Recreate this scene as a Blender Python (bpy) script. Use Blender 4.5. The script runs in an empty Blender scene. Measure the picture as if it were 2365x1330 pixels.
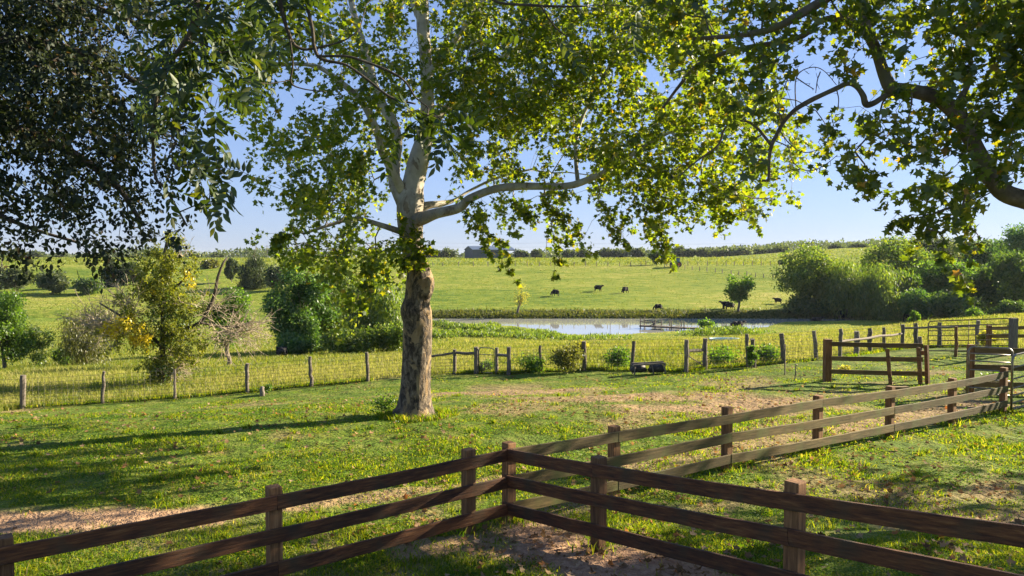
EXPOSURE, SKY, SUNP, HAZE = 1.95, 0.086, 4.8, 0.00006
import bpy, math, random
import numpy as np
from mathutils import Vector, Matrix
rng = np.random.default_rng(11); random.seed(11)
S = bpy.context.scene; COL = S.collection
W, HH, F = 2365.0, 1330.0, 1750.0
CAMH = 3.4
PITCH = math.atan(70 / F); CP, SP = math.cos(PITCH), math.sin(PITCH)
SUN_AZ, SUN_EL = math.radians(25), math.radians(21)      # azimuth from +X towards +Y

# ------------------------------------------------------------------ camera helpers
def at(px, py, Y):
    """world point on the ray of a photo pixel at ground distance Y"""
    u, v = (px - W / 2) / F, (HH / 2 - py) / F
    dy, dz = CP + v * SP, -SP + v * CP
    t = Y / dy
    return np.array((u * t, Y, CAMH + dz * t))
def gx(px, Y, z=None):
    """x of a photo column at ground distance Y"""
    zr = -4.0 if z is None else z - CAMH
    return (px - W / 2) / F * (Y * CP - zr * SP)

# ------------------------------------------------------------------ noise
def vnoise(x, y, seed=0):
    x = np.asarray(x, float); y = np.asarray(y, float)
    xi, yi = np.floor(x).astype(np.int64), np.floor(y).astype(np.int64)
    fx, fy = x - xi, y - yi
    fx = fx * fx * (3 - 2 * fx); fy = fy * fy * (3 - 2 * fy)
    def h(a, b):
        n = (a * 374761393 + b * 668265263 + seed * 1274126177) & 0xffffffff
        n = ((n ^ (n >> 13)) * 1274126177) & 0xffffffff
        n = n ^ (n >> 16)
        return (n & 0xffff) / 65535.0
    return (h(xi, yi) * (1 - fx) + h(xi + 1, yi) * fx) * (1 - fy) + (h(xi, yi + 1) * (1 - fx) + h(xi + 1, yi + 1) * fx) * fy
def fbm(x, y, seed=0, o=3):
    s, a, t = 0, 1, 0
    for i in range(o):
        s = s + a * vnoise(np.asarray(x) * 2 ** i, np.asarray(y) * 2 ** i, seed + i); t += a; a *= .5
    return s / t
def ss(a, b, x):
    t = np.clip((np.asarray(x, float) - a) / (b - a), 0, 1); return t * t * (3 - 2 * t)

# ------------------------------------------------------------------ terrain
WATER = CAMH - 11.0
NBX = [-60, -13, 1.2, 7.3, 13, 20, 28, 33, 40, 46, 60, 90, 120]
NBY = [134, 128, 120, 108, 105.8, 109, 114, 113, 119, 128, 131, 134, 136.5]
def terrain0(x, y):
    x = np.asarray(x, float); y = np.asarray(y, float)
    nb = np.interp(x, NBX, NBY)
    near = np.interp(y, [-60, 0, 10, 17, 24, 28, 40, 60], [-2.8, -3.2, -3.4, -3.55, -4.15, -4.28, -5.35, -7.2])
    t = np.clip((y - 60) / (nb - 60), 0, 1)
    near = np.where(y > 60, np.interp(t, [0, .3, .55, .8, 1], [-7.2, -9.0, -10.05, -10.7, -10.85]), near)
    bed = -11.9 + 1.3 * ss(-13, -22, x) + 1.3 * ss(95, 120, x)
    far = np.interp(y, [136, 137.6, 141.5, 171, 221, 300, 400, 600, 1200, 3000], [-11.4, -10.75, -9.75, -7.6, -2.25, -.95, -.15, -.3, -4, -25])
    a = ss(0, 2.0, y - nb); b = ss(134.5, 137.6, y)
    z = near * (1 - a) + bed * a
    z = z * (1 - b) + far * b
    tilt = x * np.where(x > 0, .045, .035) * ss(12, 24, y) * (1 - ss(60, 118, y))
    tilt = np.clip(tilt, -3.2, 4)
    z = z + tilt + .8 * ss(25, 45, x) * np.exp(-((y - 64) / 22) ** 2)
    z = z + 6.0 * ss(100, 210, x) * ss(150, 260, y) + .8 * (fbm(x / 60 + 7, y / 60, 5) - .5) * ss(145, 240, y)
    z = z + .25 * (fbm(x / 9, y / 9, 3) - .5) * ss(28, 45, y) * (1 - ss(95, 104, y))
    return z + CAMH
CTRL = []
def ctrl(px, py, Y):
    CTRL.append(at(px, py, Y))
WIRE_A = [(52, 943, 24), (238, 933, 24.6), (404, 922, 25.2), (571, 908, 25.9), (718, 893, 26.5), (850, 880, 27)]
WIRE_B = [(1050, 857, 28), (1100, 861, 28), (1147, 865, 27.8), (1175, 867, 27.5), (1251, 863, 28), (1350, 858, 28), (1458, 860, 27.3), (1585, 855, 26.4), (1628, 851, 27), (1727, 851, 27.3), (1810, 838, 28), (1886, 833, 29)]
WIRE_C = [(1940, 831, 29.6), (1978, 822, 31), (2009, 816, 32), (2042, 811, 33), (2084, 806, 34), (2115, 802, 34.5), (2170, 803, 34), (2256, 803, 33), (2340, 806, 31)]
for p in WIRE_A + WIRE_B + WIRE_C: ctrl(*p)
for p in [(1910, 875, 23), (2045, 887, 22.4), (2125, 886, 22.0), (2240, 905, 19.8), (2337, 818, 27)]: ctrl(*p)
CORNER = np.array((-.04, 9.5))
DIR_L, DIR_F = np.array((-.79, -.611)), np.array((.621, -.783))
FAR_P = [(1.44, 10.6), (3.46, 12.1), (5.49, 13.5), (7.46, 14.85), (9.47, 16.2), (11.42, 17.5)]
for x, y, z in [(-.04, 9.5, -3.44), (-2.43, 7.65, -3.37), (-4.23, 6.26, -3.36), (.95, 8.25, -3.13), (2.42, 6.4, -2.91), (3.9, 4.5, -2.6), (1.44, 10.6, -3.42), (3.46, 12.1, -3.42), (5.49, 13.5, -3.46), (7.46, 14.85, -3.5), (9.47, 16.2, -3.55), (11.4, 17.5, -3.72), (-2.15, 17.0, -3.55)]:
    CTRL.append(np.array((x, y, z + CAMH)))
CTRL = np.array(CTRL)
CRES = CTRL[:, 2] - terrain0(CTRL[:, 0], CTRL[:, 1])
def terrain(x, y):
    x = np.asarray(x, float); y = np.asarray(y, float)
    z = terrain0(x, y)
    shp = z.shape; xf, yf, zf = np.atleast_1d(x).ravel(), np.atleast_1d(y).ravel(), np.atleast_1d(z).ravel().copy()
    m = (yf > -5) & (yf < 50) & (np.abs(xf) < 45)
    if m.any():
        xs, ys = xf[m], yf[m]; num = np.zeros(len(xs)); den = np.full(len(xs), .06)
        for (cx, cy, _), r in zip(CTRL, CRES):
            s = 1.3 if cy < 15 else 2.6
            w = np.exp(-((xs - cx) ** 2 + (ys - cy) ** 2) / (2 * s * s)); num += w * r; den += w
        zf[m] += num / den
    return zf.reshape(shp)
def gz(x, y): return float(terrain(np.array([x]), np.array([y]))[0])
def gp(px, Y):
    """ground point under a photo column at distance Y"""
    x = gx(px, Y)
    for _ in range(2): x = gx(px, Y, gz(x, Y))
    return np.array((x, Y, gz(x, Y)))

# ------------------------------------------------------------------ materials
def new_mat(name):
    m = bpy.data.materials.new(name); m.use_nodes = True
    nt = m.node_tree; nt.nodes.clear()
    out = nt.nodes.new('ShaderNodeOutputMaterial')
    def N(t, **k):
        n = nt.nodes.new(t)
        for a, b in k.items():
            if a[0] == '_': n.inputs[a[1:].replace('_', ' ')].default_value = b
            else: setattr(n, a, b)
        return n
    def Lk(a, b): nt.links.new(a, b)
    return m, N, Lk, out
def ramp(N, pts, interp='LINEAR'):
    r = N('ShaderNodeValToRGB'); cr = r.color_ramp; cr.interpolation = interp
    while len(cr.elements) < len(pts): cr.elements.new(.5)
    for e, (p, c) in zip(cr.elements, pts):
        e.position = p; e.color = (c[0], c[1], c[2], 1)
    return r
def leaf_mat(name, pts, tint=(1.5, 1.5, .5), trans=.5, gloss=.05, rough=.45):
    m, N, L, out = new_mat(name)
    g = N('ShaderNodeNewGeometry'); r = ramp(N, pts); L(g.outputs['Random Per Island'], r.inputs[0])
    d = N('ShaderNodeBsdfDiffuse'); t = N('ShaderNodeBsdfTranslucent')
    L(r.outputs[0], d.inputs[0])
    mx = N('ShaderNodeMix', data_type='RGBA', blend_type='MULTIPLY'); mx.inputs[0].default_value = 1
    mx.inputs[7].default_value = (*tint, 1); L(r.outputs[0], mx.inputs[6]); L(mx.outputs[2], t.inputs[0])
    s = N('ShaderNodeMixShader'); s.inputs[0].default_value = trans; L(d.outputs[0], s.inputs[1]); L(t.outputs[0], s.inputs[2])
    gl = N('ShaderNodeBsdfGlossy'); gl.inputs['Roughness'].default_value = rough; gl.inputs[0].default_value = (.9, .95, 1, 1)
    s2 = N('ShaderNodeMixShader'); s2.inputs[0].default_value = gloss; L(s.outputs[0], s2.inputs[1]); L(gl.outputs[0], s2.inputs[2])
    L(s2.outputs[0], out.inputs[0]); return m
def noise_mat(name, pts, scale=(1, 1, 1), nscale=5, detail=5, rough=.85, bump=.3, dist=.02, coord='Object', metallic=0, distort=0, rnd=True, pts2=None, n2=1.5):
    m, N, L, out = new_mat(name)
    tc = N('ShaderNodeTexCoord'); mp = N('ShaderNodeMapping'); mp.inputs['Scale'].default_value = scale
    L(tc.outputs[coord], mp.inputs[0])
    vec = mp.outputs[0]
    if rnd:
        oi = N('ShaderNodeObjectInfo'); ad = N('ShaderNodeVectorMath', operation='MULTIPLY_ADD')
        ad.inputs[1].default_value = (37, 21, 13)
        L(oi.outputs['Random'], ad.inputs[0]); L(mp.outputs[0], ad.inputs[2]); vec = ad.outputs[0]
    n = N('ShaderNodeTexNoise'); n.inputs['Scale'].default_value = nscale; n.inputs['Detail'].default_value = detail; n.inputs['Distortion'].default_value = distort
    n.inputs['Roughness'].default_value = .65
    L(vec, n.inputs['Vector']); r = ramp(N, pts); L(n.outputs[0], r.inputs[0]); colr = r.outputs[0]
    if pts2:
        q = N('ShaderNodeTexNoise'); q.inputs['Scale'].default_value = n2; q.inputs['Detail'].default_value = 4; L(tc.outputs[coord], q.inputs['Vector'])
        rr = ramp(N, [(pts2[0], (0, 0, 0)), (pts2[1], (1, 1, 1))]); L(q.outputs[0], rr.inputs[0])
        mx = N('ShaderNodeMix', data_type='RGBA'); L(rr.outputs[0], mx.inputs[0]); L(colr, mx.inputs[6]); mx.inputs[7].default_value = (*pts2[2], 1); colr = mx.outputs[2]
    b = N('ShaderNodeBsdfPrincipled'); b.inputs['Roughness'].default_value = rough; b.inputs['Metallic'].default_value = metallic
    L(colr, b.inputs['Base Color'])
    bp = N('ShaderNodeBump'); bp.inputs['Strength'].default_value = bump; bp.inputs['Distance'].default_value = dist
    L(n.outputs[0], bp.inputs['Height']); L(bp.outputs[0], b.inputs['Normal'])
    L(b.outputs[0], out.inputs[0]); return m

# ------------------------------------------------------------------ objects and meshes
def tag(o, label=None, cat=None, group=None, kind=None):
    for k, v in (('label', label), ('category', cat), ('group', group), ('kind', kind)):
        if v: o[k] = v
    return o
def thing(name, loc, label, cat, group=None, rz=0):
    o = bpy.data.objects.new(name, None); COL.objects.link(o); o.empty_display_size = .2
    o.location = [float(v) for v in loc]; o.rotation_euler = (0, 0, rz)
    return tag(o, label, cat, group)
class MB:
    def __init__(s): s.v, s.f = [], []
    def add(s, vs, fs):
        k = len(s.v); s.v += [tuple(float(c) for c in v) for v in vs]; s.f += [tuple(i + k for i in f) for f in fs]; return s
    def box(s, c, size, M=None):
        x, y, z = [v / 2 for v in size]
        vs = [Vector((a * x, b * y, e * z)) for a in (-1, 1) for b in (-1, 1) for e in (-1, 1)]
        if M is not None: vs = [M @ v for v in vs]
        vs = [v + Vector(c) for v in vs]
        return s.add(vs, [(0, 1, 3, 2), (4, 6, 7, 5), (0, 4, 5, 1), (2, 3, 7, 6), (0, 2, 6, 4), (1, 5, 7, 3)])
    def tube(s, pts, rad, n=8, cap=True, rough=0, closed=False, seed=0):
        pts = [Vector([float(c) for c in p]) for p in pts]; k0 = len(s.v)
        if not hasattr(rad, '__len__'): rad = [rad] * len(pts)
        rr = random.Random(seed + len(pts))
        T = []
        for i in range(len(pts)):
            a, b = pts[max(i - 1, 0)], pts[min(i + 1, len(pts) - 1)]
            d = b - a; T.append(d.normalized() if d.length > 1e-9 else Vector((0, 0, 1)))
        u = T[0].orthogonal().normalized()
        for i, p in enumerate(pts):
            u = (u - T[i] * u.dot(T[i])); u = u.normalized() if u.length > 1e-6 else T[i].orthogonal().normalized()
            w = T[i].cross(u)
            for j in range(n):
                a = 2 * math.pi * j / n; q = rad[i] * (1 + (rr.uniform(-rough, rough) if rough else 0))
                s.v.append(tuple(p + (u * math.cos(a) + w * math.sin(a)) * q))
        for i in range(len(pts) - 1):
            for j in range(n):
                a = k0 + i * n + j; b = k0 + i * n + (j + 1) % n
                s.f.append((a, b, b + n, a + n))
        if cap:
            s.f.append(tuple(k0 + j for j in reversed(range(n)))); s.f.append(tuple(k0 + (len(pts) - 1) * n + j for j in range(n)))
        return s
    def build(s, name, mat, parent=None, smooth=False, loc=None, rot=None):
        me = bpy.data.meshes.new(name); me.from_pydata(s.v, [], s.f); me.update()
        if smooth: me.polygons.foreach_set('use_smooth', [True] * len(me.polygons))
        if mat: me.materials.append(mat)
        return place(name, me, parent, loc, rot)
def place(name, me, parent=None, loc=None, rot=None):
    o = bpy.data.objects.new(name, me); COL.objects.link(o)
    if parent is not None: o.parent = parent
    if loc is not None: o.location = [float(v) for v in loc]
    if rot is not None: o.rotation_euler = rot
    return o
def np_mesh(name, V, loops, sizes, mat, parent=None, attrs=None):
    """fast mesh from arrays; V (n,3), loops flat vertex index array, sizes per face"""
    me = bpy.data.meshes.new(name)
    me.vertices.add(len(V)); me.vertices.foreach_set('co', np.ascontiguousarray(V, dtype=np.float32).ravel())
    me.loops.add(len(loops)); me.loops.foreach_set('vertex_index', np.ascontiguousarray(loops, dtype=np.int32))
    me.polygons.add(len(sizes)); st = np.concatenate(([0], np.cumsum(sizes)[:-1])).astype(np.int32)
    me.polygons.foreach_set('loop_start', st)
    me.update(calc_edges=True)
    if mat: me.materials.append(mat)
    for k, a in (attrs or {}).items():
        at_ = me.attributes.new(k, 'FLOAT', 'POINT'); at_.data.foreach_set('value', np.ascontiguousarray(a, dtype=np.float32))
    return place(name, me, parent)
def norm(a): return a / np.maximum(np.linalg.norm(a, axis=-1, keepdims=True), 1e-9)
def cards(name, tv, tf, pos, axis, nrm, size, mat, parent=None, loc=(0, 0, 0), attrs=None, width=None):
    """copies of a small leaf template (tv: k x 3 with y along the leaf, z its normal) merged in one mesh"""
    n, k = len(pos), len(tv); tv = np.array(tv, float)
    y = norm(axis); x = norm(np.cross(y, nrm)); z = np.cross(x, y)
    size = np.broadcast_to(size, (n,)); wd = size if width is None else np.broadcast_to(width, (n,))
    V = pos[:, None, :] + tv[None, :, 0:1] * x[:, None, :] * wd[:, None, None] + tv[None, :, 1:2] * y[:, None, :] * size[:, None, None] + tv[None, :, 2:3] * z[:, None, :] * wd[:, None, None]
    V = V.reshape(-1, 3) - np.asarray(loc, float)
    fl = np.concatenate([np.array(f) for f in tf]); sz = np.array([len(f) for f in tf])
    loops = (fl[None, :] + (np.arange(n) * k)[:, None]).ravel(); sizes = np.tile(sz, n)
    A = {q: np.repeat(a, k) for q, a in (attrs or {}).items()}
    return np_mesh(name, V, loops, sizes, mat, parent, A)
SYC_V = [(0, 0, 0), (0, 1, .02), (.48, .06, .10), (.30, .30, .05), (.66, .58, .12), (.24, .62, .04), (-.48, .06, .10), (-.30, .30, .05), (-.66, .58, .12), (-.24, .62, .04)]
SYC_F = [(0, 2, 3, 4, 5, 1), (1, 9, 8, 7, 6, 0)]
OAK_V = [(0, 0, 0), (.22, .3, .03), (.27, .65, .03), (0, 1, -.05), (-.27, .65, .03), (-.22, .3, .03)]
OAK_F = [(0, 1, 2, 3), (3, 4, 5, 0)]
RH_V = [(0, 0, 0), (.32, .45, .06), (0, 1, 0), (-.32, .45, .06)]
RH_F = [(0, 1, 2, 3)]
def rdir(n): return norm(rng.normal(size=(n, 3)))
# ------------------------------------------------------------------ render setup, light, camera
S.view_settings.view_transform = 'Standard'; S.view_settings.look = 'None'; S.view_settings.exposure = EXPOSURE; S.view_settings.gamma = 1
w = bpy.data.worlds.new('World'); S.world = w; w.use_nodes = True
nt = w.node_tree; bg = nt.nodes['Background']
sky = nt.nodes.new('ShaderNodeTexSky'); sky.sky_type = 'NISHITA'; sky.sun_disc = False
sky.sun_elevation = SUN_EL; sky.sun_rotation = math.pi / 2 - SUN_AZ
sky.air_density = 1.0; sky.dust_density = .15; sky.ozone_density = 4.0; sky.altitude = 100
tint = nt.nodes.new('ShaderNodeMix'); tint.data_type = 'RGBA'; tint.blend_type = 'MULTIPLY'; tint.inputs[0].default_value = 1; tint.inputs[7].default_value = (.79, .89, 1.24, 1)
gam = nt.nodes.new('ShaderNodeGamma'); gam.inputs[1].default_value = .5; nt.links.new(sky.outputs[0], gam.inputs[0]); nt.links.new(gam.outputs[0], tint.inputs[6]); nt.links.new(tint.outputs[2], bg.inputs[0]); bg.inputs[1].default_value = SKY
sd = Vector((math.cos(SUN_EL) * math.cos(SUN_AZ), math.cos(SUN_EL) * math.sin(SUN_AZ), math.sin(SUN_EL)))
sl = bpy.data.lights.new('sun', 'SUN'); sl.energy = SUNP; sl.angle = math.radians(.5); sl.color = (1, .85, .61)
so = bpy.data.objects.new('sun', sl); COL.objects.link(so); so.rotation_euler = sd.to_track_quat('Z', 'Y').to_euler(); so.location = sd * 80
cd = bpy.data.cameras.new('camera'); cam = bpy.data.objects.new('camera', cd); COL.objects.link(cam); S.camera = cam
cam.location = (0, 0, CAMH); cam.rotation_euler = (math.pi / 2 - PITCH, 0, 0)
cd.sensor_width = 36; cd.lens = F / W * 36; cd.clip_end = 6000; cd.clip_start = .1
S.cycles.max_bounces = 7; S.cycles.diffuse_bounces = 3; S.cycles.transmission_bounces = 4; S.cycles.transparent_max_bounces = 4
S.cycles.caustics_reflective = False; S.cycles.caustics_refractive = False

# ------------------------------------------------------------------ ground
def dirt_mask(x, y):
    x = np.asarray(x, float); y = np.asarray(y, float)
    def seg(a, b, w0):
        a, b = np.array(a), np.array(b); d = b - a; t = np.clip(((x - a[0]) * d[0] + (y - a[1]) * d[1]) / (d @ d), 0, 1)
        return np.hypot(x - a[0] - t * d[0], y - a[1] - t * d[1]) / w0
    def ell(c, rx, ry, ang=0):
        ca, sa = math.cos(ang), math.sin(ang); dx, dy = x - c[0], y - c[1]
        return np.hypot((dx * ca + dy * sa) / rx, (-dx * sa + dy * ca) / ry)
    nz = fbm(x * 1.1, y * 1.1, 21, 4); n2 = fbm(x * .45 + 9, y * .45, 31, 3)
    d = np.zeros(x.shape)
    def acc(v, k=1.0, lo=.55, hi=1.25):
        nonlocal d
        d = np.maximum(d, k * (1 - ss(lo, hi, v + (nz - .5) * 1.5)))
    acc(seg((-8.5, 9.2), (-3.9, 9.9), .55), .95)                   # worn cattle path by the near rail fence
    acc(seg((-3.9, 9.9), (-.2, 11.6), .22), .7)
    acc(seg((2.2, 12.6), (6.5, 15.6), .6), .62)                   # path behind the mossy fence
    acc(seg((6.5, 15.6), (11.5, 18.6), .7), .7)
    acc(seg((.2, 8.9), (1.9, 6.4), .75), 1.0)                      # bare soil inside the corner
    acc(seg((-1.2, 8.6), (.3, 8.9), .35), .8)
    acc(ell((.6, 10.1), .9, .5, .6), .55)
    acc(ell((3.8, 10.9), 2.2, .5, .6), .5)
    acc(ell((5.9, 9.4), 1.6, .9, .5), .75)
    acc(ell((7.2, 11.2), 1.8, .5, .6), .6)
    acc(ell((3.3, 20.2), 3.2, 1.1, .1), .75, .5, 1.5)               # thin sward by the big tree
    acc(ell((-.2, 22.6), 3.0, .9, 0), .75, .5, 1.5)
    acc(ell((5.6, 18.4), 3.4, 1.4, .35), .8, .5, 1.5)
    acc(ell((9.2, 20), 3.5, 1.0, .1), .4, .5, 1.5)
    lawn = 1 - ss(24, 27, y)
    d = np.maximum(d, .5 * ss(.60, .74, n2) * lawn)
    return np.clip(d, 0, 1)
def wire_y(x):
    P = np.array([gp(p[0], p[2])[:2] for p in WIRE_A + WIRE_B + WIRE_C])
    return np.interp(x, P[:, 0], P[:, 1], left=22.5, right=30)
def dry_mask(x, y):
    """tall straw-coloured meadow beyond the wire fence"""
    m = ss(-.3, .5, y - wire_y(x)) * (1 - .8 * ss(34, 44, y - 0 * x) * ss(.45, .6, fbm(x / 7, y / 7, 14)))
    return np.clip(m, 0, 1)
Ys = np.concatenate((np.arange(-25, 3, 1.2), np.arange(3, 32, .13), 32 * 1.022 ** np.arange(0, 62), [])); Ys = Ys[Ys < 122]
Ys = np.concatenate((Ys, np.arange(122, 146, .6), 146 * 1.018 ** np.arange(0, 175))); Ys = Ys[Ys < 3300]
Ss = np.linspace(-1, 1, 421); Ss = np.sign(Ss) * (np.abs(Ss) * .55 + .45 * np.abs(Ss) ** 3)
GX = Ss[None, :] * (34 + 1.35 * np.clip(Ys, 0, None))[:, None]; GY = np.repeat(Ys[:, None], len(Ss), 1)
GZ = terrain(GX, GY)
micro = .05 * (fbm(GX * 1.7, GY * 1.7, 41) - .5) + .035 * (fbm(GX * 6, GY * 6, 47, 2) - .5)
GZ = GZ + micro * (1 - ss(24, 34, GY)) * ss(3, 6, GY)
nr, nc = GX.shape
idx = np.arange(nr * nc).reshape(nr, nc)
q = np.stack((idx[:-1, :-1], idx[:-1, 1:], idx[1:, 1:], idx[1:, :-1]), -1).reshape(-1, 4)
Dm = dirt_mask(GX, GY) * (1 - ss(24, 26, GY)); Dr = dry_mask(GX, GY)
Mud = ss(134.8, 136.5, GY) * (1 - ss(140.5, 143, GY)) * ss(-40, -25, GX) * (1 - ss(120, 130, GX))
def ground_mat():
    m, N, L, out = new_mat('ground_turf')
    tc = N('ShaderNodeTexCoord')
    def noise(sc, det=5, rg=.6, vec=None):
        n = N('ShaderNodeTexNoise'); n.inputs['Scale'].default_value = sc; n.inputs['Detail'].default_value = det; n.inputs['Roughness'].default_value = rg
        L(vec or tc.outputs['Object'], n.inputs['Vector']); return n.outputs[0]
    def mix(f, a, b):
        x = N('ShaderNodeMix', data_type='RGBA')
        for s_, v in ((0, f), (6, a), (7, b)):
            if hasattr(v, 'is_linked') or hasattr(v, 'links'): L(v, x.inputs[s_])
            else: x.inputs[s_].default_value = v if s_ == 0 else (*v, 1)
        return x.outputs[2]
    def attr(nm):
        a = N('ShaderNodeAttribute'); a.attribute_name = nm; return a.outputs['Fac']
    g = ramp(N, [(.3, (.06, .12, .012)), (.5, (.125, .185, .024)), (.7, (.235, .215, .06))]); L(noise(1.3, 8, .7), g.inputs[0])
    fine = ramp(N, [(.3, (.35, .35, .35)), (.7, (1.35, 1.35, 1.35))]); L(noise(28, 4, .7), fine.inputs[0])
    mul = N('ShaderNodeMix', data_type='RGBA', blend_type='MULTIPLY'); mul.inputs[0].default_value = .75; L(g.outputs[0], mul.inputs[6]); L(fine.outputs[0], mul.inputs[7])
    dirt = ramp(N, [(.25, (.19, .11, .065)), (.5, (.36, .225, .14)), (.75, (.50, .34, .22))]); L(noise(9, 6, .7), dirt.inputs[0])
    c = mix(attr('dirt'), mul.outputs[2], dirt.outputs[0])
    mp = N('ShaderNodeMapping'); mp.inputs['Scale'].default_value = (.35, 1, 1); L(tc.outputs['Object'], mp.inputs[0])
    st = ramp(N, [(.41, (.085, .15, .016)), (.48, (.17, .23, .027)), (.54, (.25, .275, .042)), (.61, (.36, .33, .09))])
    a1 = N('ShaderNodeMath', operation='ADD'); a2 = N('ShaderNodeMath', operation='MULTIPLY'); a2.inputs[1].default_value = .5
    L(noise(.035, 8, .78, mp.outputs[0]), a1.inputs[0]); L(noise(.8, 5, .7, mp.outputs[0]), a1.inputs[1]); L(a1.outputs[0], a2.inputs[0]); L(a2.outputs[0], st.inputs[0])
    c = mix(attr('field'), c, st.outputs[0])
    dry = ramp(N, [(.3, (.20, .23, .045)), (.5, (.30, .29, .08)), (.7, (.40, .36, .14))]); L(noise(.6, 6, .7), dry.inputs[0])
    c = mix(attr('dry'), c, dry.outputs[0])
    mud = ramp(N, [(.35, (.05, .055, .018)), (.55, (.10, .12, .03)), (.7, (.16, .15, .06))]); L(noise(.7, 6, .7), mud.inputs[0])
    c = mix(attr('mud'), c, mud.outputs[0])
    b = N('ShaderNodeBsdfPrincipled'); b.inputs['Roughness'].default_value = .95; b.inputs['Specular IOR Level'].default_value = .1
    L(c, b.inputs['Base Color'])
    bp = N('ShaderNodeBump'); bp.inputs['Strength'].default_value = .7; bp.inputs['Distance'].default_value = .05; L(noise(14, 6, .7), bp.inputs['Height'])
    bp2 = N('ShaderNodeBump'); bp2.inputs['Strength'].default_value = .8; bp2.inputs['Distance'].default_value = .5; L(noise(.9, 6, .7), bp2.inputs['Height']); L(bp.outputs[0], bp2.inputs['Normal'])
    L(bp2.outputs[0], b.inputs['Normal']); L(b.outputs[0], out.inputs[0]); return m
Fld = ss(-.3, .5, GY - wire_y(GX))
g = np_mesh('ground', np.stack((GX, GY, GZ), -1).reshape(-1, 3), q.ravel(), np.full(len(q), 4), ground_mat(), None,
            {'dirt': Dm.ravel(), 'dry': (Dr * (1 - ss(50, 100, GY)) * .9).ravel(), 'mud': Mud.ravel(), 'field': Fld.ravel()})
tag(g, kind='structure'); g.data.polygons.foreach_set('use_smooth', [True] * len(g.data.polygons))

# pond
m, N, L, out = new_mat('pond_water')
b = N('ShaderNodeBsdfPrincipled'); b.inputs['Base Color'].default_value = (.38, .39, .36, 1); b.inputs['Roughness'].default_value = .03; b.inputs['IOR'].default_value = 1.9
n = N('ShaderNodeTexNoise'); n.inputs['Scale'].default_value = .8; n.inputs['Detail'].default_value = 3; tc = N('ShaderNodeTexCoord'); L(tc.outputs['Object'], n.inputs['Vector'])
bp = N('ShaderNodeBump'); bp.inputs['Strength'].default_value = .02; bp.inputs['Distance'].default_value = .1; L(n.outputs[0], bp.inputs['Height']); L(bp.outputs[0], b.inputs['Normal']); L(b.outputs[0], out.inputs[0])
MB().add([(-22, 100, WATER), (125, 100, WATER), (125, 139.5, WATER), (-22, 139.5, WATER)], [(0, 1, 2, 3)]).build('pond_water', m)
tag(bpy.data.objects['pond_water'], kind='structure')
# ------------------------------------------------------------------ shared materials
WOOD_RED = noise_mat('stained_wood', [(.34, (.030, .010, .003)), (.47, (.078, .027, .007)), (.57, (.12, .044, .011)), (.68, (.19, .085, .026))], (1.6, 16, 16), 2.6, 10, .8, .7, .014, pts2=(.50, .72, (.055, .035, .014)), n2=3.0)
WOOD_MOSS = noise_mat('mossy_wood', [(.3, (.04, .029, .009)), (.5, (.105, .076, .022)), (.72, (.21, .145, .05))], (1.0, 16, 16), 2.6, 9, .85, .5, .012, pts2=(.50, .66, (.10, .105, .025)), n2=2.0)
WOOD_POST = noise_mat('post_wood', [(.3, (.07, .03, .010)), (.5, (.19, .09, .03)), (.72, (.34, .18, .07))], (14, 14, 1.1), 2.2, 8, .85, .35, .01, pts2=(.55, .75, (.08, .06, .02)))
WOOD_GREY = noise_mat('grey_post_wood', [(.25, (.06, .05, .04)), (.5, (.15, .125, .10)), (.75, (.28, .24, .19))], (18, 18, 1.6), 2.2, 8, .9, .6, .015)
WOOD_PANEL = noise_mat('panel_wood', [(.25, (.06, .04, .014)), (.5, (.15, .10, .035)), (.75, (.24, .16, .07))], (1.2, 14, 14), 2.2, 8, .85, .35, .01, pts2=(.55, .75, (.08, .075, .02)))
STEEL = noise_mat('galvanised_tube', [(.3, (.17, .155, .13)), (.6, (.27, .25, .215)), (.8, (.36, .34, .30))], (3, 3, 3), 4, 4, .42, .1, .003, metallic=.75)
RUST = noise_mat('rusty_tube', [(.3, (.10, .07, .04)), (.55, (.20, .15, .09)), (.8, (.30, .25, .17))], (3, 3, 3), 5, 5, .7, .2, .003, metallic=.3)
WIRE = noise_mat('wire', [(.3, (.07, .065, .055)), (.7, (.14, .13, .115))], (1, 1, 1), 3, 2, .6, 0, .001, metallic=.4)
BARK_DARK = noise_mat('dark_bark', [(.25, (.022, .018, .013)), (.5, (.06, .048, .034)), (.75, (.13, .105, .075))], (5, 5, 1.6), 3, 8, .95, .8, .03, rnd=False)
BARK_GREY = noise_mat('grey_bark', [(.25, (.05, .042, .033)), (.5, (.13, .11, .085)), (.75, (.26, .22, .17))], (5, 5, 1.6), 2, 8, .95, .7, .03, rnd=False)
TWIG = noise_mat('twig_bark', [(.3, (.07, .055, .035)), (.7, (.16, .13, .085))], (1, 1, 1), 8, 3, .9, .2, .003, rnd=False)
DEADWOOD = noise_mat('dead_branch', [(.3, (.24, .19, .13)), (.7, (.46, .38, .27))], (1, 1, 1), 6, 3, .95, .2, .003, rnd=False)

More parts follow.
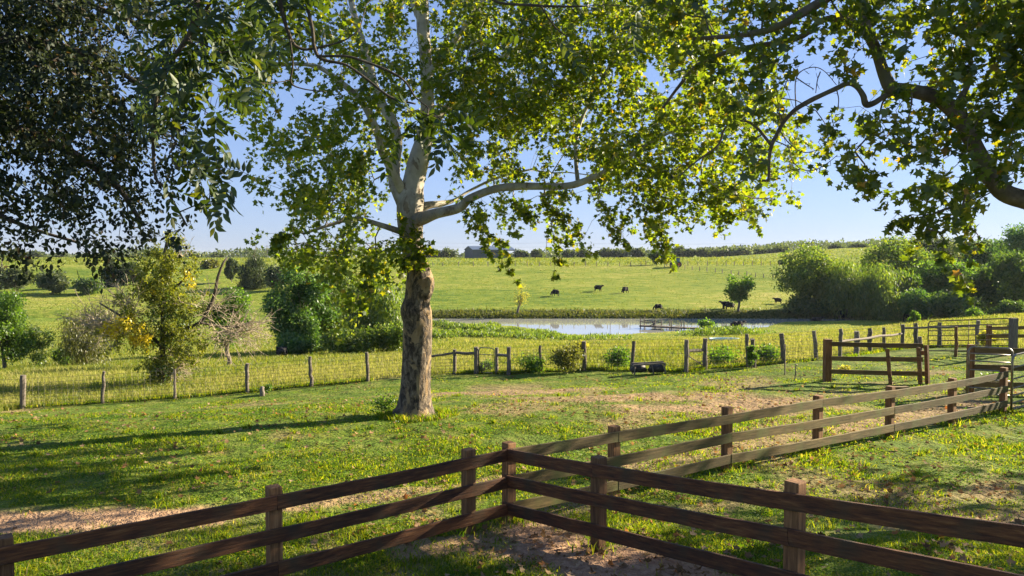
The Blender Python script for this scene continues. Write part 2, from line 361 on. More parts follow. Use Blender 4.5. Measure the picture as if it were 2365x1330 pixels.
def vary(m, lo, hi):
    nt_ = m.node_tree; b_ = next(n for n in nt_.nodes if n.type == 'BSDF_PRINCIPLED'); src = b_.inputs['Base Color'].links[0].from_socket
    oi = nt_.nodes.new('ShaderNodeObjectInfo'); mr = nt_.nodes.new('ShaderNodeMapRange'); mr.inputs['To Min'].default_value = lo; mr.inputs['To Max'].default_value = hi
    mx = nt_.nodes.new('ShaderNodeVectorMath'); mx.operation = 'SCALE'; nt_.links.new(oi.outputs['Random'], mr.inputs['Value']); nt_.links.new(src, mx.inputs[0]); nt_.links.new(mr.outputs[0], mx.inputs['Scale']); nt_.links.new(mx.outputs[0], b_.inputs['Base Color'])
for m_ in (WOOD_RED, WOOD_MOSS, WOOD_POST, WOOD_GREY, WOOD_PANEL): vary(m_, .7, 1.3)

# ------------------------------------------------------------------ rail fences
def frame_of(p0, p1):
    a, b = Vector(p0), Vector(p1); x = (b - a).normalized(); y = Vector((0, 0, 1)).cross(x).normalized(); z = x.cross(y)
    return a, (b - a).length, Matrix((x, y, z)).transposed()
def rail(p0, p1, h, th, mat, parent, name='rail', wob=.0035):
    """a sawn board from p0 to p1, slightly uneven, long axis on local x"""
    a, L, R = frame_of(p0, p1); n = max(3, int(L / .3)); v, f = [], []; rr = random.Random(int(L * 1e4) + int(a.x * 77))
    c = .004
    prof = [(-th / 2 + c, -h / 2), (th / 2 - c, -h / 2), (th / 2, -h / 2 + c), (th / 2, h / 2 - c), (th / 2 - c, h / 2), (-th / 2 + c, h / 2), (-th / 2, h / 2 - c), (-th / 2, -h / 2 + c)]
    for i in range(n + 1):
        dy, dz, dh = rr.uniform(-wob, wob), rr.uniform(-wob, wob), 1 + rr.uniform(-.015, .015)
        sg = -.012 * math.sin(math.pi * min(1, i / n)) * min(1, L / 4); v += [(L * i / n, y + dy, z * dh + dz + sg) for y, z in prof]
    for i in range(n):
        for j in range(8):
            k = i * 8 + j; k2 = i * 8 + (j + 1) % 8; f.append((k, k + 8, k2 + 8, k2))
    f += [tuple(range(8)), tuple(n * 8 + j for j in reversed(range(8)))]
    mb = MB(); mb.v, mb.f = v, f
    o = mb.build(name, mat, parent, loc=Vector(a) - (parent.location if parent else Vector()), rot=R.to_euler()); return o
def square_post(x, y, ztop, wdt, mat, parent, rz=0, zb=None, name='post', lean=(0, 0)):
    zb = gz(x, y) - .25 if zb is None else zb
    h = ztop - zb; c = .008; s = wdt / 2; v, f = [], []
    ring = [(-s + c, -s), (s - c, -s), (s, -s + c), (s, s - c), (s - c, s), (-s + c, s), (-s, s - c), (-s, -s + c)]
    hs = [0, h * .3, h * .7, h - .012, h]
    for z in hs:
        k = 1 if z < h else .93
        v += [(a * k + lean[0] * z, b * k + lean[1] * z, z) for a, b in ring]
    for i in range(len(hs) - 1):
        for j in range(8):
            k = i * 8 + j; k2 = i * 8 + (j + 1) % 8; f.append((k, k2, k2 + 8, k + 8))
    f += [tuple(reversed(range(8))), tuple((len(hs) - 1) * 8 + j for j in range(8))]
    mb = MB(); mb.v, mb.f = v, f
    return mb.build(name, mat, parent, loc=Vector((x, y, zb)) - parent.location, rot=(0, 0, rz))
def round_post(x, y, h, r, mat, parent, lean=(0, 0), name='post', seed=0, crook=.02, base=None):
    rr = random.Random(seed * 7 + int(abs(x) * 100)); z0 = gz(x, y) if base is None else base; pts, rad = [], []
    for i in range(9):
        t = i / 8; z = -.2 + (h + .2) * t
        pts.append((lean[0] * max(z, 0) + rr.uniform(-crook, crook), lean[1] * max(z, 0) + rr.uniform(-crook, crook), z)); rad.append(r * rr.uniform(.88, 1.12))
    return MB().tube(pts, rad, 10, rough=.06, seed=seed).build(name, mat, parent, loc=Vector((x, y, z0)) - parent.location)
def rail_heights(z0): return [z0 + .965 - .0725 - .342 * k for k in range(3)]
def rail_run(label, P, rows, mat, pmat, off, rz, joints, skip_first=False):
    """P: post positions in order; rails lie on the camera side (offset off); joints[k]: list of rail spans per level"""
    t = thing('rail_fence', (P[0][0], P[0][1], gz(*P[0])), label, 'fence', 'three-board wooden rail fences')
    zs = [gz(x, y) for x, y in P]; o2 = np.array(off)
    for i, (x, y) in enumerate(P):
        if skip_first and i == 0: continue
        square_post(x, y, zs[i] + 1.025 + random.uniform(-.01, .015), .135, pmat, t, rz)
    for k in range(3):
        cuts = joints[k]
        for a, b in zip(cuts[:-1], cuts[1:]):
            for i in range(a, b):                                    # a board bends with the ground: one piece per span pair
                pass
            pa, pb = np.array(P[a]) + o2, np.array(P[b]) + o2
            d = (pb - pa) / np.linalg.norm(pb - pa); g_ = .002
            za, zb = rail_heights(zs[a])[k], rail_heights(zs[b])[k]
            rail((*(pa + d * g_), za), (*(pb - d * g_), zb), .147, .034, mat, t)
    return t
OFF = .0675 + .0175
C0 = CORNER
L_P = [tuple(C0)] + [tuple(C0 + DIR_L * s) for s in (.62, 3.03, 5.33, 7.7)]
F_P = [tuple(C0)] + [tuple(C0 + DIR_F * s) for s in (1.6, 3.96, 6.4)]
R_P = [tuple(C0)] + FAR_P
nl = (-DIR_L[1], DIR_L[0]); nl = nl if nl[1] < 0 else (-nl[0], -nl[1])
nf = (-DIR_F[1], DIR_F[0]); nf = nf if nf[0] < 0 else (-nf[0], -nf[1])
dr = np.array(R_P[-1]) - np.array(R_P[1]); dr = dr / np.linalg.norm(dr); nr_ = (dr[1], -dr[0])
OFF = .0675 + .0175
# corner details: left rails end on the corner post; front rails lap its face
L_run = rail_run('dark brown rail fence running from the corner post out of the lower left edge', L_P, 3, WOOD_RED, WOOD_POST, [c * OFF for c in nl], math.atan2(DIR_L[1], DIR_L[0]), [[0, 2, 4], [0, 3, 4], [0, 2, 4]])
F_run = rail_run('dark reddish rail fence running from the corner post towards the lower right', F_P, 3, WOOD_RED, WOOD_POST, [c * OFF for c in nf], math.atan2(DIR_F[1], DIR_F[0]), [[0, 1, 3], [0, 2, 3], [0, 3]], skip_first=True)
R_run = rail_run('mossy green-brown rail fence climbing from the corner post to the metal gate', R_P, 3, WOOD_MOSS, WOOD_POST, [c * OFF for c in nr_], math.atan2(dr[1], dr[0]), [[0, 1, 3, 5, 6], [0, 2, 4, 6], [0, 1, 2, 4, 6]], skip_first=True)

# ------------------------------------------------------------------ wire fences
def wire_panel(P, hgt, parent, name='wire_mesh', nh=9, dv=.155, r=.005, barbed=0):
    mb = MB(); o = parent.location
    seg = []
    for (a, b) in zip(P[:-1], P[1:]):
        L = math.hypot(b[0] - a[0], b[1] - a[1]); n = max(1, int(L / .8))
        seg += [(a[0] + (b[0] - a[0]) * i / n, a[1] + (b[1] - a[1]) * i / n) for i in range(n)]
    seg.append(P[-1][:2]); z = terrain(np.array([s_[0] for s_ in seg]), np.array([s_[1] for s_ in seg]))
    hs = [.04 + (hgt - .04) * (i / (nh - 1)) ** 1.15 for i in range(nh)] + [hgt + .12 * (i + 1) for i in range(barbed)]
    for h in hs:
        mb.tube([(s_[0] - o.x, s_[1] - o.y - .06, zz + h + random.uniform(-.012, .012) - o.z) for s_, zz in zip(seg, z)], r, 3, cap=False)
    for (a, b), za, zb in zip(zip(seg[:-1], seg[1:]), z[:-1], z[1:]):
        n = max(1, int(math.hypot(b[0] - a[0], b[1] - a[1]) / dv))
        for i in range(n):
            t = i / n; x, y, zz = a[0] + (b[0] - a[0]) * t - o.x, a[1] + (b[1] - a[1]) * t - .06 - o.y, za + (zb - za) * t - o.z
            mb.tube([(x, y, zz + .03), (x + random.uniform(-.01, .01), y, zz + hgt)], r * .5, 3, cap=False)
    return mb.build(name, WIRE, parent)
def pts_of(L): return [tuple(gp(p[0], p[2])) for p in L]
PA, PBx, PC = pts_of([(-260, 955, 22.8), (-110, 950, 23.4)] + WIRE_A), pts_of(WIRE_B), pts_of(WIRE_C)
t = thing('wire_fence', PA[0], 'woven wire fence on crooked cedar posts crossing the lawn edge to the big trunk', 'fence')
hA = [1.1, 1.1, 1.08, 1.06, .98, 1.0, 1.06, 1.05]
for i, (p, h) in enumerate(zip(PA, hA)):
    round_post(p[0], p[1], h, [.07, .05, .085, .05, .045, .065, .06, .06][i], WOOD_GREY, t, (random.uniform(-.04, .04), 0), seed=i, crook=[.02, .02, .006, .035, .015, .02, .035, .01][i])
wire_panel(PA + [PBx[0]], .96, t)
t = thing('wire_fence', PBx[0], 'low wire fence with braced treated posts either side of the small walk gate', 'fence')
for i in (0, 1, 2, 3): round_post(PBx[i][0], PBx[i][1], [.93, 1.0, .98, 1.02][i], [.065, .085, .065, .075][i], WOOD_GREY, t, seed=i + 20, crook=.006)
def pole_rail(a, b, r, t, mat=WOOD_GREY, name='brace_rail', crook=.01, seed=0):
    rr = random.Random(seed); a, b = Vector(a) - t.location, Vector(b) - t.location
    return MB().tube([a.lerp(b, i / 5) + Vector((0, 0, rr.uniform(-crook, crook))) for i in range(6)], [r * rr.uniform(.9, 1.1) for _ in range(6)], 9, rough=.05, seed=seed).build(name, mat, t)
q0, q1, q2, q3 = [Vector(PBx[i]) for i in range(4)]
up = lambda v, h: (v.x, v.y, v.z + h)
xa = Vector(gp(985, 28.4)); pole_rail(up(xa, .66), up(q0, .80), .045, t, seed=1); pole_rail(up(q0, .80), up(q1, .76), .055, t, seed=2); pole_rail(up(q2, .72), up(q3, .70), .055, t, seed=3)
MB().tube([Vector(up(q0, .1)) - t.location, Vector(up(q1, .75)) - t.location], .006, 4).build('brace_wire', WIRE, t); MB().tube([Vector(up(q2, .1)) - t.location, Vector(up(q3, .68)) - t.location], .006, 4).build('brace_wire', WIRE, t)
wire_panel([tuple(xa), PBx[0], PBx[1]], .70, t, nh=7); wire_panel([PBx[2], PBx[3]], .68, t, nh=7)
# walk gate
def bent_frame(w_, h_, r, rad=.12, n=5, bottom=True):
    pts = [(0, 0, 0), (0, 0, h_ - rad)] + [(rad - rad * math.cos(a), 0, h_ - rad + rad * math.sin(a)) for a in [math.pi / 2 * i / n for i in range(1, n + 1)]]
    pts += [(w_ - rad + rad * math.sin(a), 0, h_ - rad + rad * math.cos(a)) for a in [math.pi / 2 * i / n for i in range(0, n + 1)]] + [(w_, 0, 0)]
    mb = MB().tube(pts, r, 8)
    if bottom: mb.tube([(0, 0, .01), (w_, 0, .01)], r, 8)
    return mb
def tube_gate(name, p0, p1, h, bars, label, mat, r=.02, uprights=(), mesh=False, sag=0):
    a, b = Vector(p0), Vector(p1); d = b - a; w_ = math.hypot(d.x, d.y); sl_ = d.z / w_
    t = thing(name, a, label, 'gate', None, math.atan2(d.y, d.x))
    def sh(mb):
        mb.v = [(x, y, z + sl_ * x) for x, y, z in mb.v]; return mb
    sh(bent_frame(w_, h, r)).build('gate_frame', mat, t, True)
    for z in bars: sh(MB().tube([(r, 0, z), (w_ / 2, .004, z - sag), (w_ - r, 0, z)], r * .8, 7)).build('bar', mat, t, True)
    for x in uprights: sh(MB().tube([(x, -r, .02), (x, -r, h - r)], r * .55, 6)).build('upright', mat, t, True)
    if mesh:
        mb = MB()
        zt = mesh
        for i in range(1, 9): mb.tube([(w_ * i / 9, 0, .02), (w_ * i / 9, 0, zt)], .0045, 3)
        for i in range(1, 8): mb.tube([(0, 0, zt * i / 8), (w_, 0, zt * i / 8)], .0045, 3)
        sh(mb).build('wire_mesh', WIRE, t)
    return t
tube_gate('walk_gate', (q1.x + .10, q1.y - .02, q1.z + .06), (q2.x - .09, q2.y - .02, q2.z + .03), .93, [.68], 'narrow tubular walk gate with wire mesh between two low posts', STEEL, .018, mesh=.66)
# wire fence right of the gate
t = thing('wire_fence', PBx[4], 'barbed and woven wire fence on leaning grey posts in front of the pond', 'fence')
hB = {4: 1.0, 5: 1.1, 6: 1.1, 7: 1.14, 8: 1.12, 9: 1.2, 10: 1.12, 11: 1.15}
for i in range(4, 12):
    round_post(PBx[i][0], PBx[i][1], hB[i], [0, 0, 0, 0, .055, .075, .07, .085, .085, .065, .08, .075][i], WOOD_GREY, t, {4: (-.07, 0), 5: (-.02, 0), 6: (.09, 0), 9: (-.05, 0), 10: (-.09, 0), 11: (-.1, 0)}.get(i, (0, 0)), seed=i + 40, crook=.012)
e = Vector(PBx[9]); round_post(e.x + .17, e.y - .15, 1.02, .075, WOOD_GREY, t, (-.06, 0), seed=77)
pole_rail(up(Vector(PBx[7]), .72), up(Vector(PBx[8]), .73), .05, t, seed=6, crook=.02)
wire_panel(PBx[3:6], .86, t, barbed=1); wire_panel(PBx[5:], .92, t, barbed=2)
MB().tube([Vector(up(Vector(PBx[7]), .62)) - t.location, Vector(up(Vector(PBx[8]), .1)) - t.location], .02, 5).build('brace_stick', WOOD_GREY, t)
t = thing('wire_fence', PC[0], 'row of rough cedar posts with wire behind the wooden corral panel', 'fence')
for i, p in enumerate(PC): round_post(p[0], p[1], 1.12 * [1.05, .9, .95, .93, 1.0, 1.02, 1.02, 1.05, 1.0][i], [.075, .11, .09, .07, .08, .095, .09, .085, .08][i], WOOD_GREY, t, (random.uniform(-.04, .04), 0), seed=i + 60, crook=.02)
pole_rail(up(Vector(PC[0]), .68), up(Vector(PC[4]), .72), .05, t, seed=9, crook=.03); pole_rail(up(Vector(PC[4]), .95), up(Vector(PC[7]), .92), .05, t, seed=10, crook=.03)
wire_panel([PBx[11]] + PC, .85, t, barbed=2)
# netting sheet between the ivy post and the corral panel, nearer than the main fence
n0, n1 = gp(1735, 26.4), gp(1908, 23.2)
t = thing('wire_netting', n0, 'strip of wire netting from the ivy post to the corral panel', 'fence')
wire_panel([tuple(n0), tuple(n1)], .95, t, nh=10, dv=.12, r=.003)
a, b = Vector(n0) + Vector((0, 0, .02)) - t.location, Vector(n1) - t.location; MB().tube([a + (b - a) * .5 + Vector((0, .12, -.15)), a + (b - a) * .5 + Vector((-.01, .12, 1.0))], .022, 6).build('stake', WOOD_GREY, t)

# ------------------------------------------------------------------ corral panel
c0, c1, c2 = gp(1910, 23), gp(2045, 22.4), gp(2122, 22.0)
t = thing('corral_panel', c0, 'weathered three-board corral panel leaning on crooked posts by the cow path', 'fence')
square_post(c0[0], c0[1], c0[2] + 1.29, .2, WOOD_POST, t, .1)
dd = (Vector(c2) - Vector(c0)).normalized()
for k, (za, zb) in enumerate([(1.16, 1.09), (.72, .70), (.32, .28)]):
    a = Vector(c0) + Vector((.06, -.12, za)); b = Vector(c2) + Vector((.04 if k < 2 else .2, -.12, zb)); rail(a, b, .135, .04, WOOD_PANEL, t)
for (px, Y, lx, h, w_, nm) in [(2050, 22.2, -.085, 1.12, .1, 0), (2118, 21.9, -.05, 1.16, .1, 1), (2134, 21.95, -.03, 1.22, .11, 2)]:
    p = gp(px, Y); a = Vector((p[0] + .0, p[1] - .2, p[2] - .1)); rail(a, a + Vector((lx * h, .06, h)), .1, w_ * .8, WOOD_POST, t, 'post')
p = gp(2124, 22.6); round_post(p[0], p[1], 1.3, .055, WOOD_GREY, t, seed=88); p = gp(2127, 22.1); rail((p[0] - .12, p[1] - .02, p[2] + .86), (p[0] + .15, p[1] - .02, p[2] + .87), .13, .08, WOOD_POST, t, 'cross_block')

# ------------------------------------------------------------------ gates and boards on the right
h0, h1 = gp(2143, 30.5), gp(2331, 27.3)
tube_gate('pasture_gate', (h0[0], h0[1], h0[2] + .08), (h1[0], h1[1], h1[2] + .12), 1.2, [.22, .42, .62, .82, 1.0], 'long rusty tubular pasture gate hung on a thick square post', RUST, .024, (1.8,))
hp = gp(2339, 27.2); t = thing('gate_post', hp, 'thick square grey gate post holding the long rusty pasture gate', 'post')
square_post(hp[0], hp[1], hp[2] + 1.33, .21, WOOD_GREY, t, .2); MB().tube([(-.12, -.02, 1.05), (-.24, 0, 1.05)], .02, 6).build('hinge', RUST, t)
p = gp(2207, 27.5); t = thing('stub_post', p, 'slim brown post standing alone in front of the long rusty gate', 'post'); round_post(p[0], p[1], 1.12, .06, WOOD_POST, t, seed=90)
# two-board fence behind
a, b = gp(2283, 29), gp(2335, 28.2); t = thing('board_fence', a, 'short two-board brown fence piece behind the long rusty gate', 'fence')
square_post(a[0], a[1], a[2] + 1.04, .15, WOOD_POST, t)
for z in (.93, .62): rail((a[0] + .05, a[1] - .1, a[2] + z), (b[0] + .5, b[1] - .1, b[2] + z), .13, .04, WOOD_PANEL, t)
# pen fence of three boards running out of the right edge
a, b = gp(2240, 20.0), gp(2520, 19.2); t = thing('board_fence', a, 'three-board brown pen fence running out of the frame behind the narrow tube gate', 'fence')
square_post(a[0], a[1], a[2] + 1.29, .15, WOOD_POST, t); square_post(b[0], b[1], b[2] + 1.29, .15, WOOD_POST, t)
for z in (1.14, .70, .25): rail((a[0] + .04, a[1] - .095, a[2] + z), (b[0], b[1] - .095, b[2] + z), .15, .04, WOOD_PANEL, t)
a, b = gp(2232, 19.45), gp(2333, 19.1)
tube_gate('pen_gate', (a[0], a[1] - .05, a[2] + .1), (b[0], b[1] - .05, b[2] + .06), 1.21, [.16, .38, .62, .85, 1.04], 'narrow galvanised tube gate with rounded corners in front of the pen boards', STEEL, .024)
a = Vector((R_P[-1][0] + .16, R_P[-1][1] - .05, gz(*R_P[-1]) + .05)); b = a + Vector((2.6, 1.0, .35))
tube_gate('yard_gate', a, b, 1.27, [.16, .33, .50, .72, .98], 'bright galvanised yard gate hinged at the end of the mossy rail fence', STEEL, .026)
# H-brace stub, log, stick, trough, tub
p = gp(2080, 20.6); t = thing('wood_block', p, 'short sawn log lying behind the mossy rail fence', 'log')
rail((p[0] - .2, p[1], p[2] + .06), (p[0] + .22, p[1] + .06, p[2] + .06), .12, .16, WOOD_PANEL, t, 'log')
p = gp(605, 24.9); t = thing('tree_stump', p, 'short broken stump beside the wire fence with weeds round it', 'stump')
MB().tube([(0, 0, -.1), (.02, 0, .1), (.0, 0, .22), (.03, 0, .3)], [.1, .085, .075, .05], 10, rough=.15).build('stump', WOOD_GREY, t, True)
p = gp(1835, 23.6); t = thing('stick', p, 'thin crooked dead stick standing upright in the lawn left of the corral panel', 'stick')
MB().tube([(0, 0, -.05), (.02, 0, .12), (.045, 0, .25), (.02, 0, .36), (.03, 0, .44)], [.02, .018, .022, .014, .012], 7).build('stem', WOOD_GREY, t, True); MB().tube([(.03, 0, .43), (.07, 0, .47), (.0, 0, .5)], [.02, .03, .01], 6).build('tip', DEADWOOD, t, True)
p = gp(1497, 26.3); t = thing('feed_trough', p, 'low grey wooden feeding trough on splayed legs against a leaning fence post', 'trough')
TUB = noise_mat('dark_tub', [(.3, (.02, .02, .02)), (.7, (.06, .055, .05))], (1, 1, 1), 4, 3, .6, .2, .01)
for dy in (-.2, .2): rail((-.54 + p[0], p[1] + dy, p[2] + .35), (p[0] + .56, p[1] + dy, p[2] + .41), .05, .07, WOOD_GREY, t, 'top_board')
for dx, zz in ((-.53, .36), (.55, .41)): rail((p[0] + dx, p[1] - .24, p[2] + zz - .045), (p[0] + dx, p[1] + .24, p[2] + zz - .045), .05, .06, WOOD_GREY, t, 'end_board')
for dx, dy, k in ((-.5, -.2, -.02), (.1, -.24, .08), (.52, -.2, .06), (-.5, .2, -.02), (.5, .2, .06)):
    MB().tube([(dx + k, dy - .02, -.05), (dx - k * .3, dy, .36)], .026, 6).build('leg', WOOD_GREY, t)
for dx in (-.34, .28):
    v, f = [], []
    mb = MB().tube([(dx - .24, 0, .22), (dx - .22, 0, .2), (dx + .22, 0, .22), (dx + .24, 0, .24)], [.1, .155, .155, .1], 14); mb.build('tub', TUB, t, True)
p = gp(1672, 52); p[2] -= .38; t = thing('water_tub', p, 'pale blue low tub half hidden in the straw grass behind the braced post', 'tub')
BLUE = noise_mat('pale_blue_plastic', [(.3, (.34, .52, .55)), (.7, (.48, .66, .68))], (1, 1, 1), 2, 3, .4, .05, .01)
n = 28; prof = [(.75, -.1), (.85, .35), (.92, .62), (.97, .66), (.9, .66), (.86, .60), (.8, .2)]; v = []; f = []
for r, z in prof: v += [(1.1 * r * math.cos(2 * math.pi * i / n), .6 * r * math.sin(2 * math.pi * i / n), z) for i in range(n)]
for k in range(len(prof) - 1): f += [(k * n + i, k * n + (i + 1) % n, (k + 1) * n + (i + 1) % n, (k + 1) * n + i) for i in range(n)]
f.append(tuple((len(prof) - 1) * n + i for i in range(n))); mb = MB(); mb.v, mb.f = v, f; mb.build('basin', BLUE, t, True)
# ------------------------------------------------------------------ tree tools
def px_of(p):
    d = np.array(p) - (0, 0, CAMH); dep = d[1] * CP - d[2] * SP; up_ = d[1] * SP + d[2] * CP
    return (W / 2 + F * d[0] / dep, HH / 2 - F * up_ / dep)
def spline(P, n):
    P = np.array(P, float); m = len(P); out = []
    Q = np.vstack((2 * P[0] - P[1], P, 2 * P[-1] - P[-2]))
    for t in np.linspace(0, m - 1, n):
        i = min(int(t), m - 2); u = t - i; a, b, c, d = Q[i], Q[i + 1], Q[i + 2], Q[i + 3]
        out.append(.5 * (2 * b + (c - a) * u + (2 * a - 5 * b + 4 * c - d) * u ** 2 + (3 * b - a - 3 * c + d) * u ** 3))
    return np.array(out)
def limb_pts(L, Y0, Y1, n=None):
    """photo polyline (px, py, half width px) at ground distance Y0..Y1 -> resampled (x, y, z, r)"""
    k = len(L); P = []
    for i, (px, py, hw) in enumerate(L):
        Y = Y0 + (Y1 - Y0) * i / max(k - 1, 1); P.append((*at(px, py, Y), hw * Y / F))
    return spline(P, n or k * 5)
def bark_tube(P, name, mat, parent, n=14, amp=.1, seed=0, freq=(1.5, 2.5), mb=None):
    """round limb with smooth lumps"""
    own = mb is None; mb = mb or MB(); k0 = len(mb.v); mb.tube([p[:3] for p in P], [max(p[3], .003) for p in P], n, cap=True)
    c = 0; s = 0
    for i, p in enumerate(P):
        if i: s += float(np.linalg.norm(P[i][:3] - P[i - 1][:3]))
        a = np.arange(n) / n * 2 * np.pi
        k = 1 + amp * 2 * (fbm(np.cos(a) * freq[0] + 5 + seed, np.sin(a) * freq[0] + s * freq[1] + 5, seed) - .5)
        for j in range(n):
            v = np.array(mb.v[k0 + i * n + j]); v = p[:3] + (v - p[:3]) * k[j]; mb.v[k0 + i * n + j] = tuple(v)
    if not own: return mb
    o = parent.location; mb.v = [(x - o.x, y - o.y, z - o.z) for x, y, z in mb.v]
    return mb.build(name, mat, parent, True)
def prisms(name, p0, p1, r0, r1, mat, parent, k=3):
    """many thin tapered twigs as one mesh"""
    d = norm(p1 - p0); h = np.where(np.abs(d[:, 2:3]) > .9, np.array([[1., 0, 0]]), np.array([[0, 0, 1.]]))
    u = norm(np.cross(d, h)); v = np.cross(d, u); n = len(p0); V = np.zeros((n, 2 * k, 3))
    for j in range(k):
        a = 2 * math.pi * j / k; o = u * math.cos(a) + v * math.sin(a)
        V[:, j] = p0 + o * r0[:, None]; V[:, k + j] = p1 + o * r1[:, None]
    fl = np.concatenate([[j, (j + 1) % k, k + (j + 1) % k, k + j] for j in range(k)])
    loops = (fl[None] + (np.arange(n) * 2 * k)[:, None]).ravel()
    o = parent.location if parent else Vector((0, 0, 0))
    return np_mesh(name, V.reshape(-1, 3) - np.array(o), loops, np.full(n * k, 4), mat, parent)
def skeleton(seeds, nodes, alpha=.25, rleaf=.0032, bias=None):
    """grow branches from limb points to every leaf cluster; returns edges (p0, mid, p1, r)"""
    n = len(nodes); P = np.vstack((seeds, nodes)); ns = len(seeds)
    D = np.linalg.norm(nodes[:, None, :] - seeds[None], axis=2); par = D.argmin(1); cost = D.min(1); plen = np.zeros(ns + n)
    done = np.zeros(n, bool); order = []
    for _ in range(n):
        c = np.where(done, 1e9, cost); i = int(c.argmin()); done[i] = True; order.append(i)
        plen[ns + i] = plen[par[i]] + np.linalg.norm(P[par[i]] - nodes[i])
        d = np.linalg.norm(nodes - nodes[i], axis=1) + alpha * plen[ns + i]
        b = (d < cost) & ~done; cost[b] = d[b]; par[b] = ns + i
    cnt = np.ones(ns + n)
    for i in reversed(order):
        if par[i] >= ns: cnt[par[i]] += cnt[ns + i]
    p0, p1 = P[par], nodes; r = rleaf * cnt[ns:] ** .5
    return p0, p1, r
def draw_skeleton(name, p0, p1, r, mat, parent, sag=.06):
    L = np.linalg.norm(p1 - p0, axis=1)[:, None]; mid = (p0 + p1) / 2 + rdir(len(p0)) * L * .12; mid[:, 2] += L[:, 0] * sag
    return tag(prisms(name, np.vstack((p0, mid)), np.vstack((mid, p1)), np.concatenate((r * 1.1, r)), np.concatenate((r, r * .8)), mat, parent, 4), kind='stuff')
def cells(rows):
    out = []
    for r, segs in rows.items():
        for c, s in segs:
            for i, ch in enumerate(s):
                if ch not in '0 .': out.append((c + i, r, int(ch)))
    return out
def clusters(cl, Y, dY, kt, cw=50):
    pts = []
    for c, r, d in cl:
        m = rng.poisson(d * kt * (d / 6) ** .8)
        for _ in range(m):
            px, py = (c + rng.random()) * cw, (r + rng.random()) * cw
            yy = Y(px, py) if callable(Y) else Y
            pts.append(at(px, py, yy + rng.uniform(-dY, dY)))
    return np.array(pts)
def leaves_on(nodes, trunk_xy, nl, ltw, size, droop=.5):
    """nl leaves along a short drooping twig at each node -> pos, axis, normal, twig start/end"""
    n = len(nodes); out = nodes[:, :2] - np.array(trunk_xy)[None]; out = norm(np.concatenate((out, np.zeros((n, 1))), 1))
    d = norm(out * .5 + rdir(n) * .8 + np.array((0, 0, -droop)))
    t = rng.random((n, nl)); pos = nodes[:, None] + d[:, None] * (t * ltw)[..., None] + rng.normal(size=(n, nl, 3)) * ltw * .22
    pos[..., 2] -= (t ** 2) * ltw * .3
    ax = norm(d[:, None] * .4 + norm(rng.normal(size=(n, nl, 3))) * .9 + np.array((0, 0, -.55)))
    nr = norm(np.array((0, 0, 1.)) + rng.normal(size=(n, nl, 3)) * .75)
    sz = size * rng.uniform(.55, 1.15, (n, nl))
    return pos.reshape(-1, 3), ax.reshape(-1, 3), nr.reshape(-1, 3), sz.ravel(), nodes, nodes + d * ltw

# ------------------------------------------------------------------ the big sycamore
def sycamore_bark():
    m, N, L, out = new_mat('sycamore_bark')
    tc = N('ShaderNodeTexCoord'); sp = N('ShaderNodeSeparateXYZ'); L(tc.outputs['Object'], sp.inputs[0])
    def noise(sc, det, scl=(1, 1, 1), dist=0):
        mp = N('ShaderNodeMapping'); mp.inputs['Scale'].default_value = scl; L(tc.outputs['Object'], mp.inputs[0])
        n = N('ShaderNodeTexNoise'); n.inputs['Scale'].default_value = sc; n.inputs['Detail'].default_value = det; n.inputs['Roughness'].default_value = .65; n.inputs['Distortion'].default_value = dist; L(mp.outputs[0], n.inputs['Vector']); return n.outputs[0]
    def mix(f, a, b):
        x = N('ShaderNodeMix', data_type='RGBA'); L(f, x.inputs[0]); L(a, x.inputs[6]); L(b, x.inputs[7]); return x.outputs[2]
    rough = ramp(N, [(.38, (.016, .011, .007)), (.47, (.058, .041, .026)), (.55, (.13, .098, .066)), (.67, (.25, .20, .14))]); big = noise(12, 10, (1, 1, .55), .6); L(big, rough.inputs[0])
    tan = ramp(N, [(.3, (.14, .085, .04)), (.5, (.26, .175, .085)), (.7, (.38, .29, .17))]); L(noise(4, 7, (1, 1, .5)), tan.inputs[0])
    pf = ramp(N, [(.525, (0, 0, 0)), (.55, (1, 1, 1))]); L(noise(2.3, 7, (1, 1, .5), .9), pf.inputs[0])
    low = mix(pf.outputs[0], rough.outputs[0], tan.outputs[0])
    white = ramp(N, [(.3, (.32, .29, .235)), (.6, (.50, .465, .39)), (.8, (.60, .57, .50))]); L(noise(3, 4), white.inputs[0])
    gf = ramp(N, [(.57, (0, 0, 0)), (.61, (1, 1, 1))]); L(noise(6.5, 4, (1, 1, .35), .4), gf.inputs[0])
    grey = ramp(N, [(.3, (.16, .135, .105)), (.7, (.30, .25, .19))]); L(noise(9, 4), grey.inputs[0])
    hi = mix(gf.outputs[0], white.outputs[0], grey.outputs[0])
    hz = N('ShaderNodeMath', operation='MULTIPLY_ADD'); hz.inputs[1].default_value = 3.6; L(noise(2.2, 5, (1, 1, .6), .5), hz.inputs[0]); L(sp.outputs[2], hz.inputs[2])
    hf = N('ShaderNodeMapRange'); hf.inputs['From Min'].default_value = 5.2; hf.inputs['From Max'].default_value = 7.2; L(hz.outputs[0], hf.inputs['Value'])
    c = mix(hf.outputs[0], low, hi)
    b = N('ShaderNodeBsdfPrincipled'); b.inputs['Roughness'].default_value = .85; L(c, b.inputs['Base Color'])
    inv = N('ShaderNodeMath', operation='SUBTRACT'); inv.inputs[0].default_value = 1.1; L(hf.outputs[0], inv.inputs[1])
    bp = N('ShaderNodeBump'); bp.inputs['Distance'].default_value = .05; L(inv.outputs[0], bp.inputs['Strength']); L(big, bp.inputs['Height']); L(bp.outputs[0], b.inputs['Normal']); L(b.outputs[0], out.inputs[0]); return m
SYC_BARK = sycamore_bark()
